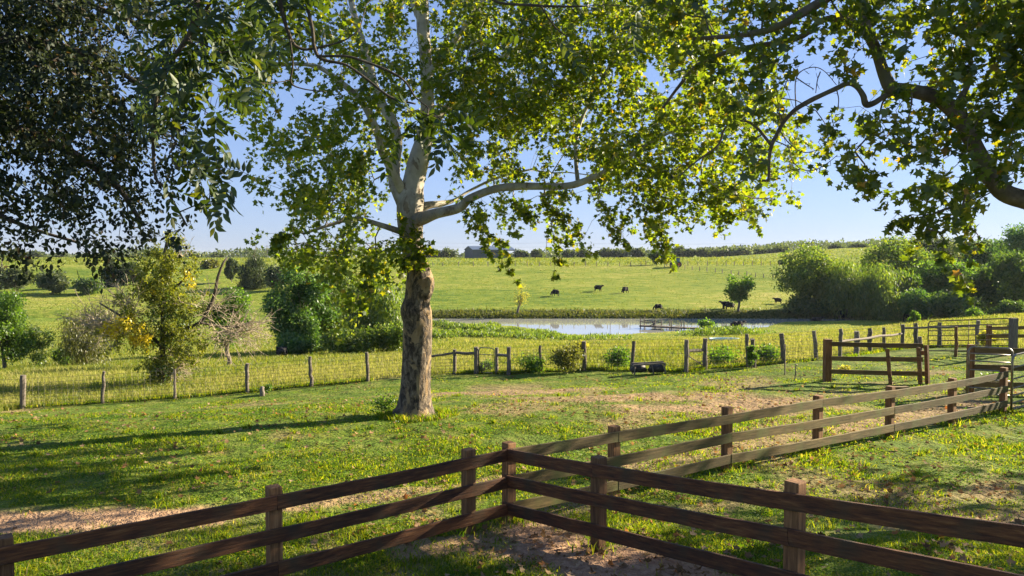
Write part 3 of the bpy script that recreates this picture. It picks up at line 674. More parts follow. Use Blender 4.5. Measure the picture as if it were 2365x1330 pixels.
SYC_LEAF = leaf_mat('sycamore_leaf', [(0, (.045, .075, .010)), (.35, (.075, .12, .014)), (.7, (.12, .165, .018)), (.97, (.17, .18, .02)), (1, (.24, .16, .025))], (2.6, 2.4, .5), .62, .03)
SYC_LEAF2 = leaf_mat('sycamore_leaf_near', [(0, (.04, .07, .012)), (.4, (.065, .105, .014)), (.75, (.105, .145, .018)), (.975, (.17, .17, .02)), (1, (.24, .14, .02))], (2.6, 2.3, .5), .6, .035)
base = Vector((-2.15, 17.0, gz(-2.15, 17.0)))
ST = thing('sycamore_tree', base, 'big mottled sycamore standing alone in the lawn, pale forked stem above rough bark', 'tree', 'sycamores over the lawn')
TR = [(957, 972, 64), (957, 957, 55), (958, 945, 47), (959, 925, 40), (961, 880, 35), (964, 800, 34), (964, 745, 35), (961, 718, 37), (964, 690, 30), (970, 655, 34), (966, 625, 28), (955, 585, 27), (949, 540, 29), (948, 500, 33), (949, 465, 33), (953, 430, 27), (964, 380, 26), (980, 320, 21), (988, 280, 18), (987, 230, 16), (984, 150, 15), (977, 60, 15), (976, 0, 14), (972, -120, 11), (985, -260, 7), (980, -380, 3)]
TP = limb_pts(TR, 17, 17, 150); TP[:, 3] *= .96; mbt = bark_tube(TP, 'trunk', None, ST, 40, .085, 3, (1.6, 1.3), MB())
KN = limb_pts([(968, 690, 16), (982, 670, 17), (990, 652, 13), (993, 640, 8)], 16.9, 16.8, 14); bark_tube(KN, '', None, ST, 18, .35, 9, (2, 5), mbt)
for (dx, dy, r) in [(-.75, -.25, .1), (.8, .0, .1), (.35, -.75, .09), (-.4, .7, .1)]:   # root flares
    b0 = np.array(base); R_ = [np.array((*(b0 + (dx * k * .9, dy * k * .9, .5 - 1.0 * k ** .7)), r * (1.4 - .9 * k))) for k in np.linspace(.2, 1, 8)]
    bark_tube(np.array(R_), '', None, ST, 12, .15, 4, (1, 2), mbt)
mbt.v = [(x - base.x, y - base.y, z - base.z) for x, y, z in mbt.v]; mbt.build('trunk', SYC_BARK, ST, True)
S_L = [([(935, 470, 20), (920, 440, 17), (911, 420, 14), (913, 370, 12), (917, 330, 12), (908, 285, 12), (882, 240, 11), (866, 200, 10), (840, 110, 9), (817, 30, 7), (800, -60, 5), (790, -160, 3)], 17, 17.6),
       ([(930, 440, 12), (912, 406, 10), (883, 352, 9), (871, 305, 9), (837, 237, 8), (790, 193, 7), (735, 155, 5), (665, 148, 4), (610, 165, 3)], 16.9, 15.2),
       ([(945, 508, 20), (975, 504, 16), (1008, 493, 12), (1060, 480, 11), (1085, 459, 10), (1140, 437, 9), (1200, 430, 9), (1300, 430, 8), (1345, 420, 8), (1400, 395, 6), (1432, 378, 5), (1500, 330, 4), (1580, 290, 3)], 16.9, 15.4),
       ([(1335, 424, 5), (1330, 370, 4.5), (1331, 320, 4.5), (1345, 270, 4), (1365, 230, 4), (1400, 165, 3), (1425, 140, 2.5)], 16.0, 16.2),
       ([(950, 485, 14), (990, 474, 9), (1020, 470, 7), (1050, 462, 4), (1085, 440, 3), (1150, 410, 3), (1230, 390, 2)], 16.9, 18.6),
       ([(986, 300, 10), (1030, 250, 8), (1090, 190, 6), (1180, 120, 5), (1290, 60, 4)], 17, 18.5),
       ([(984, 180, 9), (1060, 80, 7), (1130, -20, 5), (1200, -120, 3)], 17, 16),
       ([(978, 60, 9), (950, 0, 8), (900, -80, 6), (800, -180, 3)], 17, 17.8),
       ([(940, 540, 8), (880, 520, 6), (820, 505, 5), (760, 520, 4), (700, 540, 3)], 16.9, 15.6),
       ([(866, 200, 6), (790, 110, 5), (720, 50, 4), (650, 10, 3)], 17.4, 18.3)]
seeds = [TP[60:, :3]]
for i, (L_, a, b) in enumerate(S_L):
    Pp = limb_pts(L_, a, b); bark_tube(Pp, 'limb', SYC_BARK, ST, 14, .07, i + 10, (1.2, 2)); seeds.append(Pp[4:, :3])
S_MAP = {0: [(10, '565455655' + '4' + '8888888888888')], 1: [(10, '554555666' + '4' + '8888888888888')], 2: [(11, '555' + '55666' + '4' + '999999988' + '66667')],
         3: [(11, '342' + '14666' + '4' + '9999999954466')], 4: [(11, '56' + '034666' + '5' + '8888888765667775')], 5: [(11, '323556663' + '78887776567777763')], 6: [(12, '556665433' + '5665567776777765')],
         7: [(12, '136777522' + '665555777777766400')], 8: [(12, '347776621' + '343345555677765300')], 9: [(13, '27666401' + '3554433445565300')], 10: [(12, '4557754' + '1' + '0120244233421')],
         11: [(12, '25577551')], 12: [(13, '24565420')], 13: [(15, '2421')], 14: [(16, '10')],
         -1: [(10, '444555666' + '6666666666666')], -2: [(11, '55555666666665555544')], -3: [(12, '444555555555554444')], -4: [(14, '33444444444433')], -5: [(16, '2333333322')]}
def s_depth(px, py): return 17.0 + (-1.2 if px < 800 else 0) + (-.8 if px > 1400 else 0)
nodes = clusters(cells(S_MAP), s_depth, 2.6, .95)
TC = np.array([(t[0], t[1]) for t in TR])
def clear_of_stem(nodes):
    """the photo shows the pale fork bare of leaves on the near side"""
    k = []
    for p in nodes:
        a, b_ = px_of(p); tc = np.interp(-b_, -TC[:, 1], TC[:, 0])
        k.append(not (215 < b_ < 530 and tc - 75 < a < tc + 48 and p[1] < 17.3))
    return nodes[np.array(k)]
nodes = clear_of_stem(nodes)
drp = []                                                            # drooping sprays below the right limb
for L_, Y in [([(1085, 470), (1112, 540), (1150, 590), (1185, 655)], 16.6), ([(1110, 500), (1125, 550), (1160, 570)], 16.8), ([(1250, 450), (1275, 550), (1284, 628)], 16.2), ([(1265, 470), (1300, 500), (1335, 530)], 16.3), ([(1380, 440), (1410, 510), (1440, 565)], 15.9),
              ([(1470, 420), (1505, 530), (1550, 610)], 15.6), ([(1500, 430), (1525, 520), (1535, 590)], 15.5), ([(1620, 420), (1690, 450), (1752, 520)], 15.3), ([(1600, 440), (1660, 480), (1690, 500)], 15.3), ([(860, 600), (850, 650), (835, 705)], 15.7), ([(640, 560), (650, 545), (690, 530)], 15.7), ([(1190, 470), (1225, 500)], 16.4)]:
    for p in spline([(*q_, 0) for q_ in L_], 15): drp.append(at(p[0] + rng.normal() * 7, p[1] + rng.normal() * 6, Y + rng.normal() * .15))
drp = np.array(drp); p0, p1, r = skeleton(np.vstack(seeds), np.vstack((nodes, drp)), .25, .0034)
draw_skeleton('branch', p0, p1, r, SYC_BARK, ST)
def both(nodes, drp, n1, l1, n2, size):
    A_ = leaves_on(nodes, (base.x, base.y), n1, l1, size); B_ = leaves_on(drp, (base.x, base.y), n2, .14, size)
    return [np.concatenate((a, b)) for a, b in zip(A_[:4], B_[:4])]
pos, ax, nrm_, sz = both(nodes, drp, 29, .36, 14, .108)
cards('crown', SYC_V, SYC_F, pos, ax, nrm_, sz, SYC_LEAF, ST, base)
# sycamore sprouts on the trunk at the fork and low weeds at its foot
iv = np.vstack([np.array([at(x + rng.normal() * s_, y + rng.normal() * s2, 16.55) for _ in range(k)]) for x, y, s_, s2, k in [(945, 545, 16, 30, 16), (975, 590, 10, 18, 10), (930, 600, 12, 16, 10), (985, 575, 8, 10, 6)]])
pos, ax, nrm_, sz, t0, t1 = leaves_on(iv, (base.x, base.y + 2), 8, .16, .14); cards('foliage', SYC_V, SYC_F, pos, ax, nrm_, sz, SYC_LEAF, ST, base)

# ------------------------------------------------------------------ the near sycamore, trunk out of frame on the right
base = Vector((10.6, 11.2, gz(10.6, 11.2)))
RT = thing('sycamore_tree', base, 'sycamore whose bent limb reaches in from the upper right edge with a bare crooked branch', 'tree', 'sycamores over the lawn')
P = spline([(base.x, base.y, base.z - .2, .5), (base.x, base.y, base.z + .4, .36), (base.x - .05, base.y, base.z + 2, .33), (base.x - .15, base.y + .1, base.z + 4.2, .3), (base.x + .1, base.y + .2, base.z + 7, .24), (base.x - .1, base.y, base.z + 10, .15), (base.x, base.y, base.z + 13, .05)], 60)
bark_tube(P, 'trunk', SYC_BARK, RT, 28, .12, 31, (1.6, 1.6)); seeds = [P[20:, :3]]
LIMB_MAT = noise_mat('brown_limb_bark', [(.3, (.06, .046, .03)), (.5, (.13, .10, .068)), (.72, (.24, .195, .14))], (1, 1, 1), 5, 7, .9, .5, .02, rnd=False, pts2=(.5, .68, (.12, .115, .055)))  # mottled brown bark with olive blotches for the near sycamore's limbs
tx = gx(2713, 11.4)
R_L = [('limb', [(2705, 395, 28), (2640, 440, 26), (2540, 470, 25), (2440, 478, 24), (2365, 460, 23), (2312, 438, 22), (2276, 382, 20), (2242, 321, 19), (2208, 264, 18), (2174, 232, 18), (2140, 217, 17), (2095, 208, 16), (2060, 203, 17), (2042, 172, 14), (2024, 118, 13), (2003, 68, 13), (1996, 20, 12), (2000, -60, 10), (2015, -160, 7), (2010, -260, 4)], 11.3, 12.2, LIMB_MAT),
       ('bare_branch', [(2075, 207, 9), (2042, 223, 7), (2018, 238, 7), (2000, 241, 8), (1993, 220, 7), (1978, 200, 6), (1958, 193, 6), (1930, 205, 6), (1903, 217, 5.5), (1870, 233, 6), (1836, 254, 5.5), (1809, 284, 5), (1792, 315, 5), (1782, 335, 5), (1776, 372, 4), (1775, 413, 3.5), (1760, 417, 3)], 11.9, 12.0, LIMB_MAT),
       ('limb', [(1996, 70, 12), (1980, 58, 9), (1954, 47, 9), (1920, 42, 8), (1890, 52, 7), (1855, 82, 7), (1802, 98, 7), (1734, 108, 6), (1666, 125, 6), (1609, 152, 5), (1565, 203, 4), (1530, 250, 3)], 12.1, 12.8, LIMB_MAT),
       ('limb', [(2690, 60, 24), (2500, -60, 20), (2250, -110, 17), (2050, -80, 14), (1960, -40, 13), (1903, 0, 12), (1853, 30, 11), (1795, 62, 9), (1720, 80, 7), (1600, 90, 4)], 11.3, 11.4, LIMB_MAT),
       ('limb', [(1779, 333, 4), (1754, 301, 3.5), (1727, 281, 3), (1700, 281, 3), (1673, 298, 3), (1658, 335, 2.5), (1609, 372, 2), (1565, 409, 1.5)], 12.0, 12.6, LIMB_MAT),
       ('limb', [(2440, 478, 14), (2400, 380, 12), (2370, 260, 11), (2345, 140, 10), (2310, 30, 8), (2290, -80, 5)], 11.6, 12.8, LIMB_MAT),
       ('limb', [(2700, 250, 20), (2560, 160, 15), (2440, 60, 12), (2330, -60, 8)], 11.3, 10.4, LIMB_MAT),
       ('limb', [(2200, 258, 8), (2240, 180, 6), (2235, 80, 5), (2220, 0, 4)], 11.8, 12.8, LIMB_MAT)]
for i, (nm, L_, a, b, mt) in enumerate(R_L):
    Pp = limb_pts(L_, a, b); Pp[:, 3] *= .93; bark_tube(Pp, nm, mt, RT, 14, .09, i + 40, (1.2, 2.5))
    if nm == 'limb': seeds.append(Pp[3:, :3])
bt = MB()
for L_ in [[(1838, 250), (1837, 190), (1850, 165), (1880, 155), (1905, 165), (1932, 196)], [(1790, 325), (1820, 340), (1830, 370), (1850, 390), (1880, 393), (1910, 377), (1934, 358)], [(1800, 300), (1822, 330), (1850, 350), (1875, 350), (1898, 340)], [(1811, 285), (1795, 250), (1778, 228)], [(1932, 205), (1937, 230), (1934, 255)], [(1850, 390), (1835, 393), (1823, 385), (1828, 365)], [(1895, 165), (1888, 185), (1884, 215)], [(1840, 180), (1862, 195), (1880, 206)], [(1950, 196), (1948, 180), (1944, 172)], [(1775, 413), (1790, 415)], [(1720, 452), (1745, 458), (1785, 457)], [(1805, 290), (1800, 240), (1830, 150)], [(1965, 190), (1950, 150), (1938, 128)]]:
    Pp = limb_pts([(a, b, 1.5 - .8 * i / len(L_)) for i, (a, b) in enumerate(L_)], 11.95, 12.0 + rng.uniform(-.3, .3)); bt.tube([p[:3] - np.array(base) for p in Pp], [max(p[3], .004) for p in Pp], 5)
    for p in Pp[3::3]:
        e_ = p[:3] + rdir(1)[0] * .1; bt.tube([p[:3] - np.array(base), e_ - np.array(base)], [.005, .003], 4)
bt.build('bare_twigs', LIMB_MAT, RT)
R_MAP = {0: [(30, '777654' + '45' + '6777666' + '788' + '888777666655')], 1: [(30, '777666' + '731466556788' + '888877766655')], 2: [(31, '667676' + '425455566788' + '88887776655')],
         3: [(32, '46665' + '100433666678' + '88877766655')], 4: [(32, '56664' + '0023224567788887776555')], 5: [(33, '5641' + '35555545677' + '777766655')], 6: [(33, '5540' + '0445566656677777666')], 7: [(34, '43' + '000455556677777766')],
         8: [(33, '43'), (39, '241566645554443')], 9: [(34, '3'), (41, '145543222')], 10: [(42, '1232')],
         -1: [(30, '6667777777777788' + '888877776655')], -2: [(31, '555666666666677777776655')], -3: [(33, '4455555566666666665544')], -4: [(34, '34445555555555555544')], -5: [(36, '33444444444444433')], -6: [(38, '2223333333322')]}
def r_depth(px, py): return 11.8 + .8 * (px < 1700)
nodes = clusters(cells(R_MAP), r_depth, 1.5, .5)
drp = []
for L_, Y in [([(2150, 480), (2170, 560), (2190, 600)], 11.4), ([(2130, 500), (2160, 530)], 11.4), ([(2200, 600), (2230, 655), (2240, 650)], 11.3), ([(2250, 520), (2260, 590)], 12.0), ([(2060, 500), (2100, 510)], 11.5), ([(1990, 400), (2010, 440)], 11.8), ([(1700, 440), (1740, 500)], 12.2)]:
    for p in spline([(*q_, 0) for q_ in L_], 8): drp.append(at(p[0] + rng.normal() * 8, p[1] + rng.normal() * 8, Y + rng.normal() * .15))
drp = np.array(drp)
ex = rng.normal(size=(760, 3)); ex = ex / np.linalg.norm(ex, axis=1)[:, None] * rng.random(760)[:, None] ** .45          # unseen leaf clusters added off to the right to cast dappled shade on the foreground
ex = ex * np.array((6.6, 4.8, 2.9)) + np.array((17.6, 14.4, 6.6)); ex = ex[(ex[:, 0] > ex[:, 1] * .74 + 1.2) & (fbm(ex[:, 0] / 1.6, ex[:, 2] / 1.3 + ex[:, 1], 7) > .40)]
p0, p1, r = skeleton(np.vstack(seeds), np.vstack((nodes, drp, ex)), .25, .0036)
draw_skeleton('branch', p0, p1, r, LIMB_MAT, RT)
pos, ax, nrm_, sz = both(np.vstack((nodes, ex)), drp, 17, .30, 6, .13)
cards('crown', SYC_V, SYC_F, pos, ax, nrm_, sz, SYC_LEAF2, RT, base)

# ------------------------------------------------------------------ oak on the left
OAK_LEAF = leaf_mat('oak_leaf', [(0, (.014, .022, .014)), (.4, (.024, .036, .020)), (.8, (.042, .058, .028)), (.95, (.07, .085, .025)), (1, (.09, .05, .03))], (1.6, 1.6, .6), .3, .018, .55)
base = Vector((-9.6, 8.3, gz(-9.6, 8.3)))
OT = thing('oak_tree', base, 'dark small-leaved oak whose crown fills the upper left corner', 'tree')
P = spline([(base.x, base.y, base.z - .2, .42), (base.x, base.y, base.z + .5, .32), (base.x + .1, base.y, base.z + 2.5, .28), (base.x + .2, base.y + .2, base.z + 5, .22), (base.x, base.y, base.z + 9, .06)], 40)
bark_tube(P, 'trunk', BARK_DARK, OT, 20, .1, 61); seeds = [P[14:, :3]]
for i, L_ in enumerate([[(-760, 200, 30), (-400, 220, 22), (-100, 260, 16), (120, 330, 11), (260, 420, 7), (330, 520, 4)], [(-760, 60, 30), (-350, 40, 20), (-60, 80, 14), (150, 110, 9), (300, 180, 6), (420, 280, 3)], [(-740, -100, 24), (-300, -120, 16), (0, -60, 11), (180, 0, 7), (330, 60, 4)], [(-700, 330, 20), (-300, 400, 14), (-50, 480, 8), (80, 530, 4), (180, 560, 3)]]):
    Pp = limb_pts(L_, 8.4, 8.9); bark_tube(Pp, 'limb', BARK_DARK, OT, 12, .1, 70 + i); seeds.append(Pp[4:, :3])
O_MAP = {0: [(-3, '999'), (0, '999999874')], 1: [(-3, '999'), (0, '999985443')], 2: [(-3, '999'), (0, '999975543')], 3: [(-3, '999'), (0, '999985653')], 4: [(-3, '999'), (0, '999997642')], 5: [(-3, '999'), (0, '999999752')], 6: [(-3, '999'), (0, '999878763')], 7: [(-3, '888'), (0, '8787666541')], 8: [(-3, '777'), (0, '567777653')],
         9: [(-3, '666'), (0, '3677676532')], 10: [(-3, '444'), (0, '34445443')], 11: [(-2, '33'), (0, '321133')], -1: [(-3, '777777776654')], -2: [(-3, '66666666554')], -3: [(-3, '5555555544')], -4: [(-3, '444444433')]}
nodes = clusters(cells(O_MAP), 8.9, 1.3, .66)
nodes = np.vstack((nodes, np.array([at(x + rng.normal() * 9, y + rng.normal() * 8, 8.6) for x, y in [(215, 590), (225, 605), (235, 612), (190, 570), (60, 590), (25, 600), (85, 610), (300, 530), (330, 545)]])))
p0, p1, r = skeleton(np.vstack(seeds), nodes, .25, .0024)
draw_skeleton('branch', p0, p1, r, BARK_DARK, OT)
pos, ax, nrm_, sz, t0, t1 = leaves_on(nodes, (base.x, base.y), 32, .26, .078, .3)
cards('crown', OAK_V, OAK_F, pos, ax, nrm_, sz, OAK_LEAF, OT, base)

# ------------------------------------------------------------------ pecan, branches hanging in from the top left
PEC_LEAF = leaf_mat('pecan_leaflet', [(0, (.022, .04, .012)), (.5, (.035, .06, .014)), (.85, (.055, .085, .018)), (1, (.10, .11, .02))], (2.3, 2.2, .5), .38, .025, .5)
base = Vector((-4.6, 3.2, gz(-4.6, 3.2)))
PT = thing('pecan_tree', base, 'pecan with long drooping leaflets on a thin dark branch hanging in at the top', 'tree')
P = spline([(base.x, base.y, base.z - .2, .3), (base.x, base.y, base.z + .5, .22), (base.x + .05, base.y, base.z + 3, .18), (base.x, base.y + .1, base.z + 6, .13), (base.x - .3, base.y, base.z + 9.5, .04)], 36)
bark_tube(P, 'trunk', BARK_DARK, PT, 16, .1, 81); seeds = []
t_top = np.array((base.x + .02, base.y + .1, base.z + 5.8))
P_L = [[(455, -60, 9), (455, 0, 8), (442, 70, 7), (418, 110, 6), (378, 170, 5), (360, 240, 4.5), (354, 330, 4), (360, 410, 3.5), (385, 440, 3), (432, 522, 2)], [(640, -60, 5), (650, 20, 5), (672, 90, 4), (690, 110, 4), (720, 113, 3), (790, 95, 2), (830, 70, 1.5)], [(700, -30, 4), (720, 60, 4), (735, 130, 4), (800, 150, 3), (850, 185, 3), (905, 226, 3), (960, 240, 2)],
       [(735, 130, 3), (800, 130, 3), (845, 143, 3), (900, 165, 3), (935, 188, 2.5), (960, 225, 2), (985, 245, 1.5)], [(670, 90, 2), (676, 150, 2), (672, 190, 2), (700, 205, 1.5), (755, 212, 1.5)], [(1130, -20, 3), (1150, 5, 3), (1230, 12, 3), (1300, 15, 2.5), (1350, 14, 2)], [(1250, 15, 2), (1280, 60, 1.8), (1310, 85, 1.4)], [(487, 5, 4), (470, 30, 4), (455, 60, 4)]]
for i, L_ in enumerate(P_L):
    Pp = limb_pts(L_, 6.2, 6.4); seeds.append(Pp[2:, :3])
    if i in (0, 1, 2, 5):                                              # join to the trunk overhead
        a = Pp[0, :3]; m_ = (a + t_top) / 2 + np.array((0, 0, .5)); Q_ = spline([(*t_top, .07), (*m_, max(.04, Pp[0, 3] * 1.3)), (*a, Pp[0, 3]), tuple(Pp[3])], 16)[:-4]; Pp = np.vstack((Q_, Pp))
    bark_tube(Pp, 'limb', BARK_DARK, PT, 10, .1, 90 + i)
P_MAP = {0: [(7, '56666'), (12, '33221121000011211210')], 1: [(6, '467765'), (12, '2110'), (24, '1211')], 2: [(5, '4678775'), (17, '1')], 3: [(6, '5786554')], 4: [(6, '366442'), (18, '231')], 5: [(6, '25642'), (18, '4761')], 6: [(7, '552'), (18, '2320')], 7: [(7, '3545')], 8: [(7, '44431')], 9: [(8, '331')], -1: [(6, '4555554444332222')], -2: [(6, '4444443333')]}
nodes = clusters(cells(P_MAP), 6.3, .5, .55)
p0, p1, r = skeleton(np.vstack(seeds), nodes, .25, .0022)
draw_skeleton('branch', p0, p1, r, BARK_DARK, PT)
n = len(nodes); d = norm(rdir(n) * .8 + np.array((.15, 0, -.3))); sd_ = norm(np.cross(d, rdir(n))); PO, AX, NR, SZ = [], [], [], []
for k in range(6):
    t = (k + 1) / 6.5
    for s in (-1, 1):
        c = nodes + d * (.26 * t) + np.array((0, 0, -.08)) * t * t; PO.append(c); AX.append(norm(sd_ * s + d * .55 + np.array((0, 0, -.35)) + rng.normal(size=(n, 3)) * .15)); NR.append(norm(np.cross(d, sd_) + rng.normal(size=(n, 3)) * .3)); SZ.append(.105 * rng.uniform(.75, 1.15, n))
PO.append(nodes + d * .26 + np.array((0, 0, -.08))); AX.append(d); NR.append(np.cross(d, sd_)); SZ.append(np.full(n, .11))
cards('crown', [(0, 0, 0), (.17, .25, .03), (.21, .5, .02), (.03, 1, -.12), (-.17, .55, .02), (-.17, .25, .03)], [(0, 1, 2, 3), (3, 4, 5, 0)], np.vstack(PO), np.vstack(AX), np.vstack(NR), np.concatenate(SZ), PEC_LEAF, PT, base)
# ------------------------------------------------------------------ trees and shrubs of the middle distance
LM = {
    'scrub': leaf_mat('scrub_leaf', [(0, (.08, .105, .02)), (.5, (.15, .175, .03)), (1, (.25, .25, .05))], (1.7, 1.7, .5), .5, .02),
    'willow': leaf_mat('willow_leaf', [(0, (0.05, 0.098, 0.02)), (.5, (0.105, 0.155, 0.026)), (1, (0.19, 0.22, 0.035))], (1.9, 2.0, .6), .5, .03),
    'green': leaf_mat('bright_leaf', [(0, (0.042, 0.084, 0.017)), (.5, (0.077, 0.140, 0.022)), (1, (0.140, 0.203, 0.028))], (2.0, 2.2, .6), .5, .03),
    'dark': leaf_mat('dark_leaf', [(0, (0.034, 0.07, 0.025)), (.6, (0.07, 0.115, 0.032)), (1, (0.125, 0.165, 0.044))], (2.0, 2.1, .6), .48, .03),
    'teal': leaf_mat('teal_leaf', [(0, (0.045, 0.10, 0.034)), (.6, (0.085, 0.155, 0.038)), (1, (0.14, 0.20, 0.045))], (2.0, 2.2, .7), .42, .03),
    'juniper': leaf_mat('juniper_spray', [(0, (0.035, 0.059, 0.034)), (.6, (0.063, 0.091, 0.048)), (1, (0.105, 0.126, 0.059))], (1.6, 1.6, .7), .3, .02),
    'olive': leaf_mat('olive_leaf', [(0, (0.070, 0.084, 0.028)), (.5, (0.126, 0.140, 0.039)), (1, (0.210, 0.196, 0.056))], (1.8, 1.8, .6), .45, .03),
    'yellow': leaf_mat('yellow_leaf', [(0, (0.42, 0.33, 0.015)), (.5, (0.55, 0.45, 0.02)), (1, (0.65, 0.56, 0.04))], (1.25, 1.2, .3), .5, .03),
    'lime': leaf_mat('pale_yellow_leaf', [(0, (0.168, 0.182, 0.042)), (.5, (0.280, 0.280, 0.070)), (1, (0.392, 0.378, 0.112))], (2.0, 1.9, .5), .5, .02),
    'far': leaf_mat('far_leaf', [(0, (0.042, 0.070, 0.035)), (.5, (0.077, 0.105, 0.049)), (1, (0.126, 0.147, 0.070))], (1.8, 1.8, .7), .4, .02),
}
def plant(name, label, cat, px, Y, top, half, mat, style='round', n=6000, group=None, leaf=None, lobes=16, crown0=.12, lean=0, trunk=True, squash=1.0, tr=.02, seed=None, lob=(.26, .42), twigmat=None, loose=.07):
    """one tree or shrub: crown of lobes of leaves over a forked trunk"""
    global rng
    keep = rng; rng = np.random.default_rng(seed if seed is not None else int(px * 13 + Y * 7))
    b = gp(px, Y); ztop = at(px, top, Y)[2]; h = max(.5, ztop - b[2]); R = half * Y / F; s = leaf or 2.15 * Y / 758 + .03
    t = thing(name, b, label, cat, group)
    z0, z1 = h * crown0, h
    LC = []; k = 0
    while len(LC) < lobes and k < 4000:
        k += 1
        p = rng.uniform(-1, 1, 3)
        if style in ('cone', 'juniper'):
            u = (p[2] + 1) / 2; rad = (1 - u) ** (.8 if style == 'juniper' else 1) + .08
            if math.hypot(p[0], p[1]) > rad: continue
            c = np.array((p[0] * R * .8, p[1] * R * .8 * squash, z0 + (z1 - z0) * u * .93)); lr = R * rng.uniform(.16, .3) * (.5 + rad * .6)
        else:
            lim = .62 + .62 * float(vnoise(np.array([2.2 * math.atan2(p[1], p[0]) / 1.57 + 9]), np.array([1.8 * p[2] + 5]), int(px) % 97)[0])
            if np.linalg.norm(p) > lim or (style == 'willow' and np.linalg.norm(p) < .3): continue
            lr = R * rng.uniform(*lob)
            c = np.array((p[0] * (R - lr * .75), p[1] * (R - lr * .75) * squash, (z0 + z1) / 2 + p[2] * ((z1 - z0) / 2 - lr * .8)))
            if p[2] < 0 and style == 'round': c[:2] *= 1 - .25 * (-p[2])
        c[0] += lean * c[2] / h; LC.append((*c, lr))
    LC = np.array(LC); n = int(n * 1.35)
    wgt = LC[:, 3] ** 2; pick = rng.choice(len(LC), n, p=wgt / wgt.sum()); d = rdir(n)
    if style == 'willow':
        d[:, 2] = np.abs(d[:, 2]) * 1.0 - .1
        pos = LC[pick, :3] + d * (LC[pick, 3] * rng.uniform(.55, 1.05, n))[:, None]
        drop = rng.random(n) ** 1.3 * (LC[pick, 3] * 1.5 + .12 * h); pos[:, 2] -= drop; pos[:, :2] += d[:, :2] * (LC[pick, 3] * .18)[:, None]
        ax = norm(d * .25 + np.array((0, 0, -1.)) + rng.normal(size=(n, 3)) * .28); nr = norm(d + rng.normal(size=(n, 3)) * .6); sz = s * rng.uniform(1.0, 2.0, n); wd = s * .55
    else:
        pos = LC[pick, :3] + d * (LC[pick, 3] * rng.uniform(.25, 1.08, n) ** .6)[:, None] * np.array((1, 1, .8))
        if style == 'juniper':
            ax = norm(d * .7 + np.array((0, 0, .9)) + rng.normal(size=(n, 3)) * .25); sz = s * rng.uniform(1.0, 2.2, n); wd = s * .6; nr = rdir(n)
        else:
            ax = norm(d * .6 + rdir(n) * .8 + np.array((0, 0, -.25))); sz = s * rng.uniform(.7, 1.35, n); wd = sz; nr = norm(rdir(n) * .8 + d * .5 + np.array((0, 0, .5)))
    pos = pos + rng.normal(size=(n, 3)) * R * loose
    pos[:, 2] = np.maximum(pos[:, 2], .03 + .05 * rng.random(n))
    tm = twigmat or BARK_GREY
    if trunk:
        mb = MB(); r0 = max(.02, h * tr); ph = h * (.5 if style not in ('cone', 'juniper') else .9)
        P = [np.array((lean * z / h + rng.normal() * .02 * h * (i > 0), rng.normal() * .02 * h * (i > 0), z, r0 * (1.25 if i == 0 else 1 - .6 * z / ph))) for i, z in enumerate(np.linspace(-.15, ph, 6))]
        P = spline(P, 14); bark_tube(P, '', None, t, 9, .12, int(px), (1, 1), mb)
        for i in range(0, len(LC), 2):
            a = P[min(13, 5 + (i * 3) % 9)]; c = LC[i]; m_ = (a[:3] + c[:3]) / 2 + np.array((0, 0, .06 * h))
            mb.tube([a[:3], m_, c[:3]], [a[3] * .5, a[3] * .32, a[3] * .12], 5)
        mb.build('trunk', tm, t, True)
    cards('crown', RH_V, RH_F, pos, ax, nr, sz, mat, t, (0, 0, 0), width=wd)
    rng = keep; return t
G_R = 'trees along the far side of the pond'
plant('willow_tree', 'spreading olive willow nearest the open slope at the end of the pond grove', 'tree', 1866, 141, 560, 84, LM['willow'], 'round', 11000, G_R, lobes=34, lob=(.18, .32), crown0=.15)
plant('willow_tree', 'drooping yellow-green willow overhanging the shaded pond beside the spreading olive willow', 'tree', 1962, 137, 578, 76, LM['willow'], 'willow', 11000, G_R, lobes=18)
plant('willow_tree', 'low weeping willow with bright tips in the middle of the pond grove', 'tree', 2045, 132, 592, 76, LM['willow'], 'willow', 11000, G_R, lobes=18)
plant('willow_tree', 'tall double-topped willow rising behind the middle of the pond grove', 'tree', 2062, 150, 548, 96, LM['willow'], 'round', 11000, G_R, lobes=30, lob=(.2, .34))
plant('leafy_tree', 'vivid green broad tree right of the double-topped willow', 'tree', 2180, 140, 580, 90, LM['green'], 'round', 11000, G_R, lobes=30, lob=(.18, .3), crown0=.05)
plant('leafy_tree', 'vivid green tree with a flat top near the right end of the pond grove', 'tree', 2262, 134, 585, 78, LM['green'], 'round', 9000, G_R, lobes=26, lob=(.18, .3), crown0=.05)
plant('leafy_tree', 'dusky green tree at the right frame edge with its crown down to the grass', 'tree', 2345, 122, 565, 76, LM['dark'], 'round', 9000, G_R, lobes=26, lob=(.18, .3), crown0=.03)
plant('leafy_tree', 'tall blue-green tree high on the wooded rise at the right edge', 'tree', 2372, 175, 505, 76, LM['teal'], 'round', 8000, G_R, lobes=26, lob=(.2, .32), crown0=.05)
plant('leafy_tree', 'blue-green tree behind the vivid flat-topped tree on the wooded rise', 'tree', 2290, 185, 545, 70, LM['dark'], 'round', 6000, G_R, lobes=22, lob=(.2, .32), crown0=.05)
plant('leafy_tree', 'dark bushy tree behind the double-topped willow and the vivid broad tree', 'tree', 2142, 215, 548, 70, LM['far'], 'round', 6000, G_R, lobes=24, lob=(.18, .3), crown0=.05)
plant('leafy_tree', 'hazy dark tree on the rise between the vivid green crowns', 'tree', 2235, 235, 556, 46, LM['far'], 'round', 5000, G_R, lobes=20, lob=(.2, .32), crown0=.05)
plant('shrub', 'dark shrub under the spreading olive willow at the water edge', 'shrub', 1850, 138.4, 680, 55, LM['dark'], 'round', 4000, lobes=20, crown0=0, trunk=False)
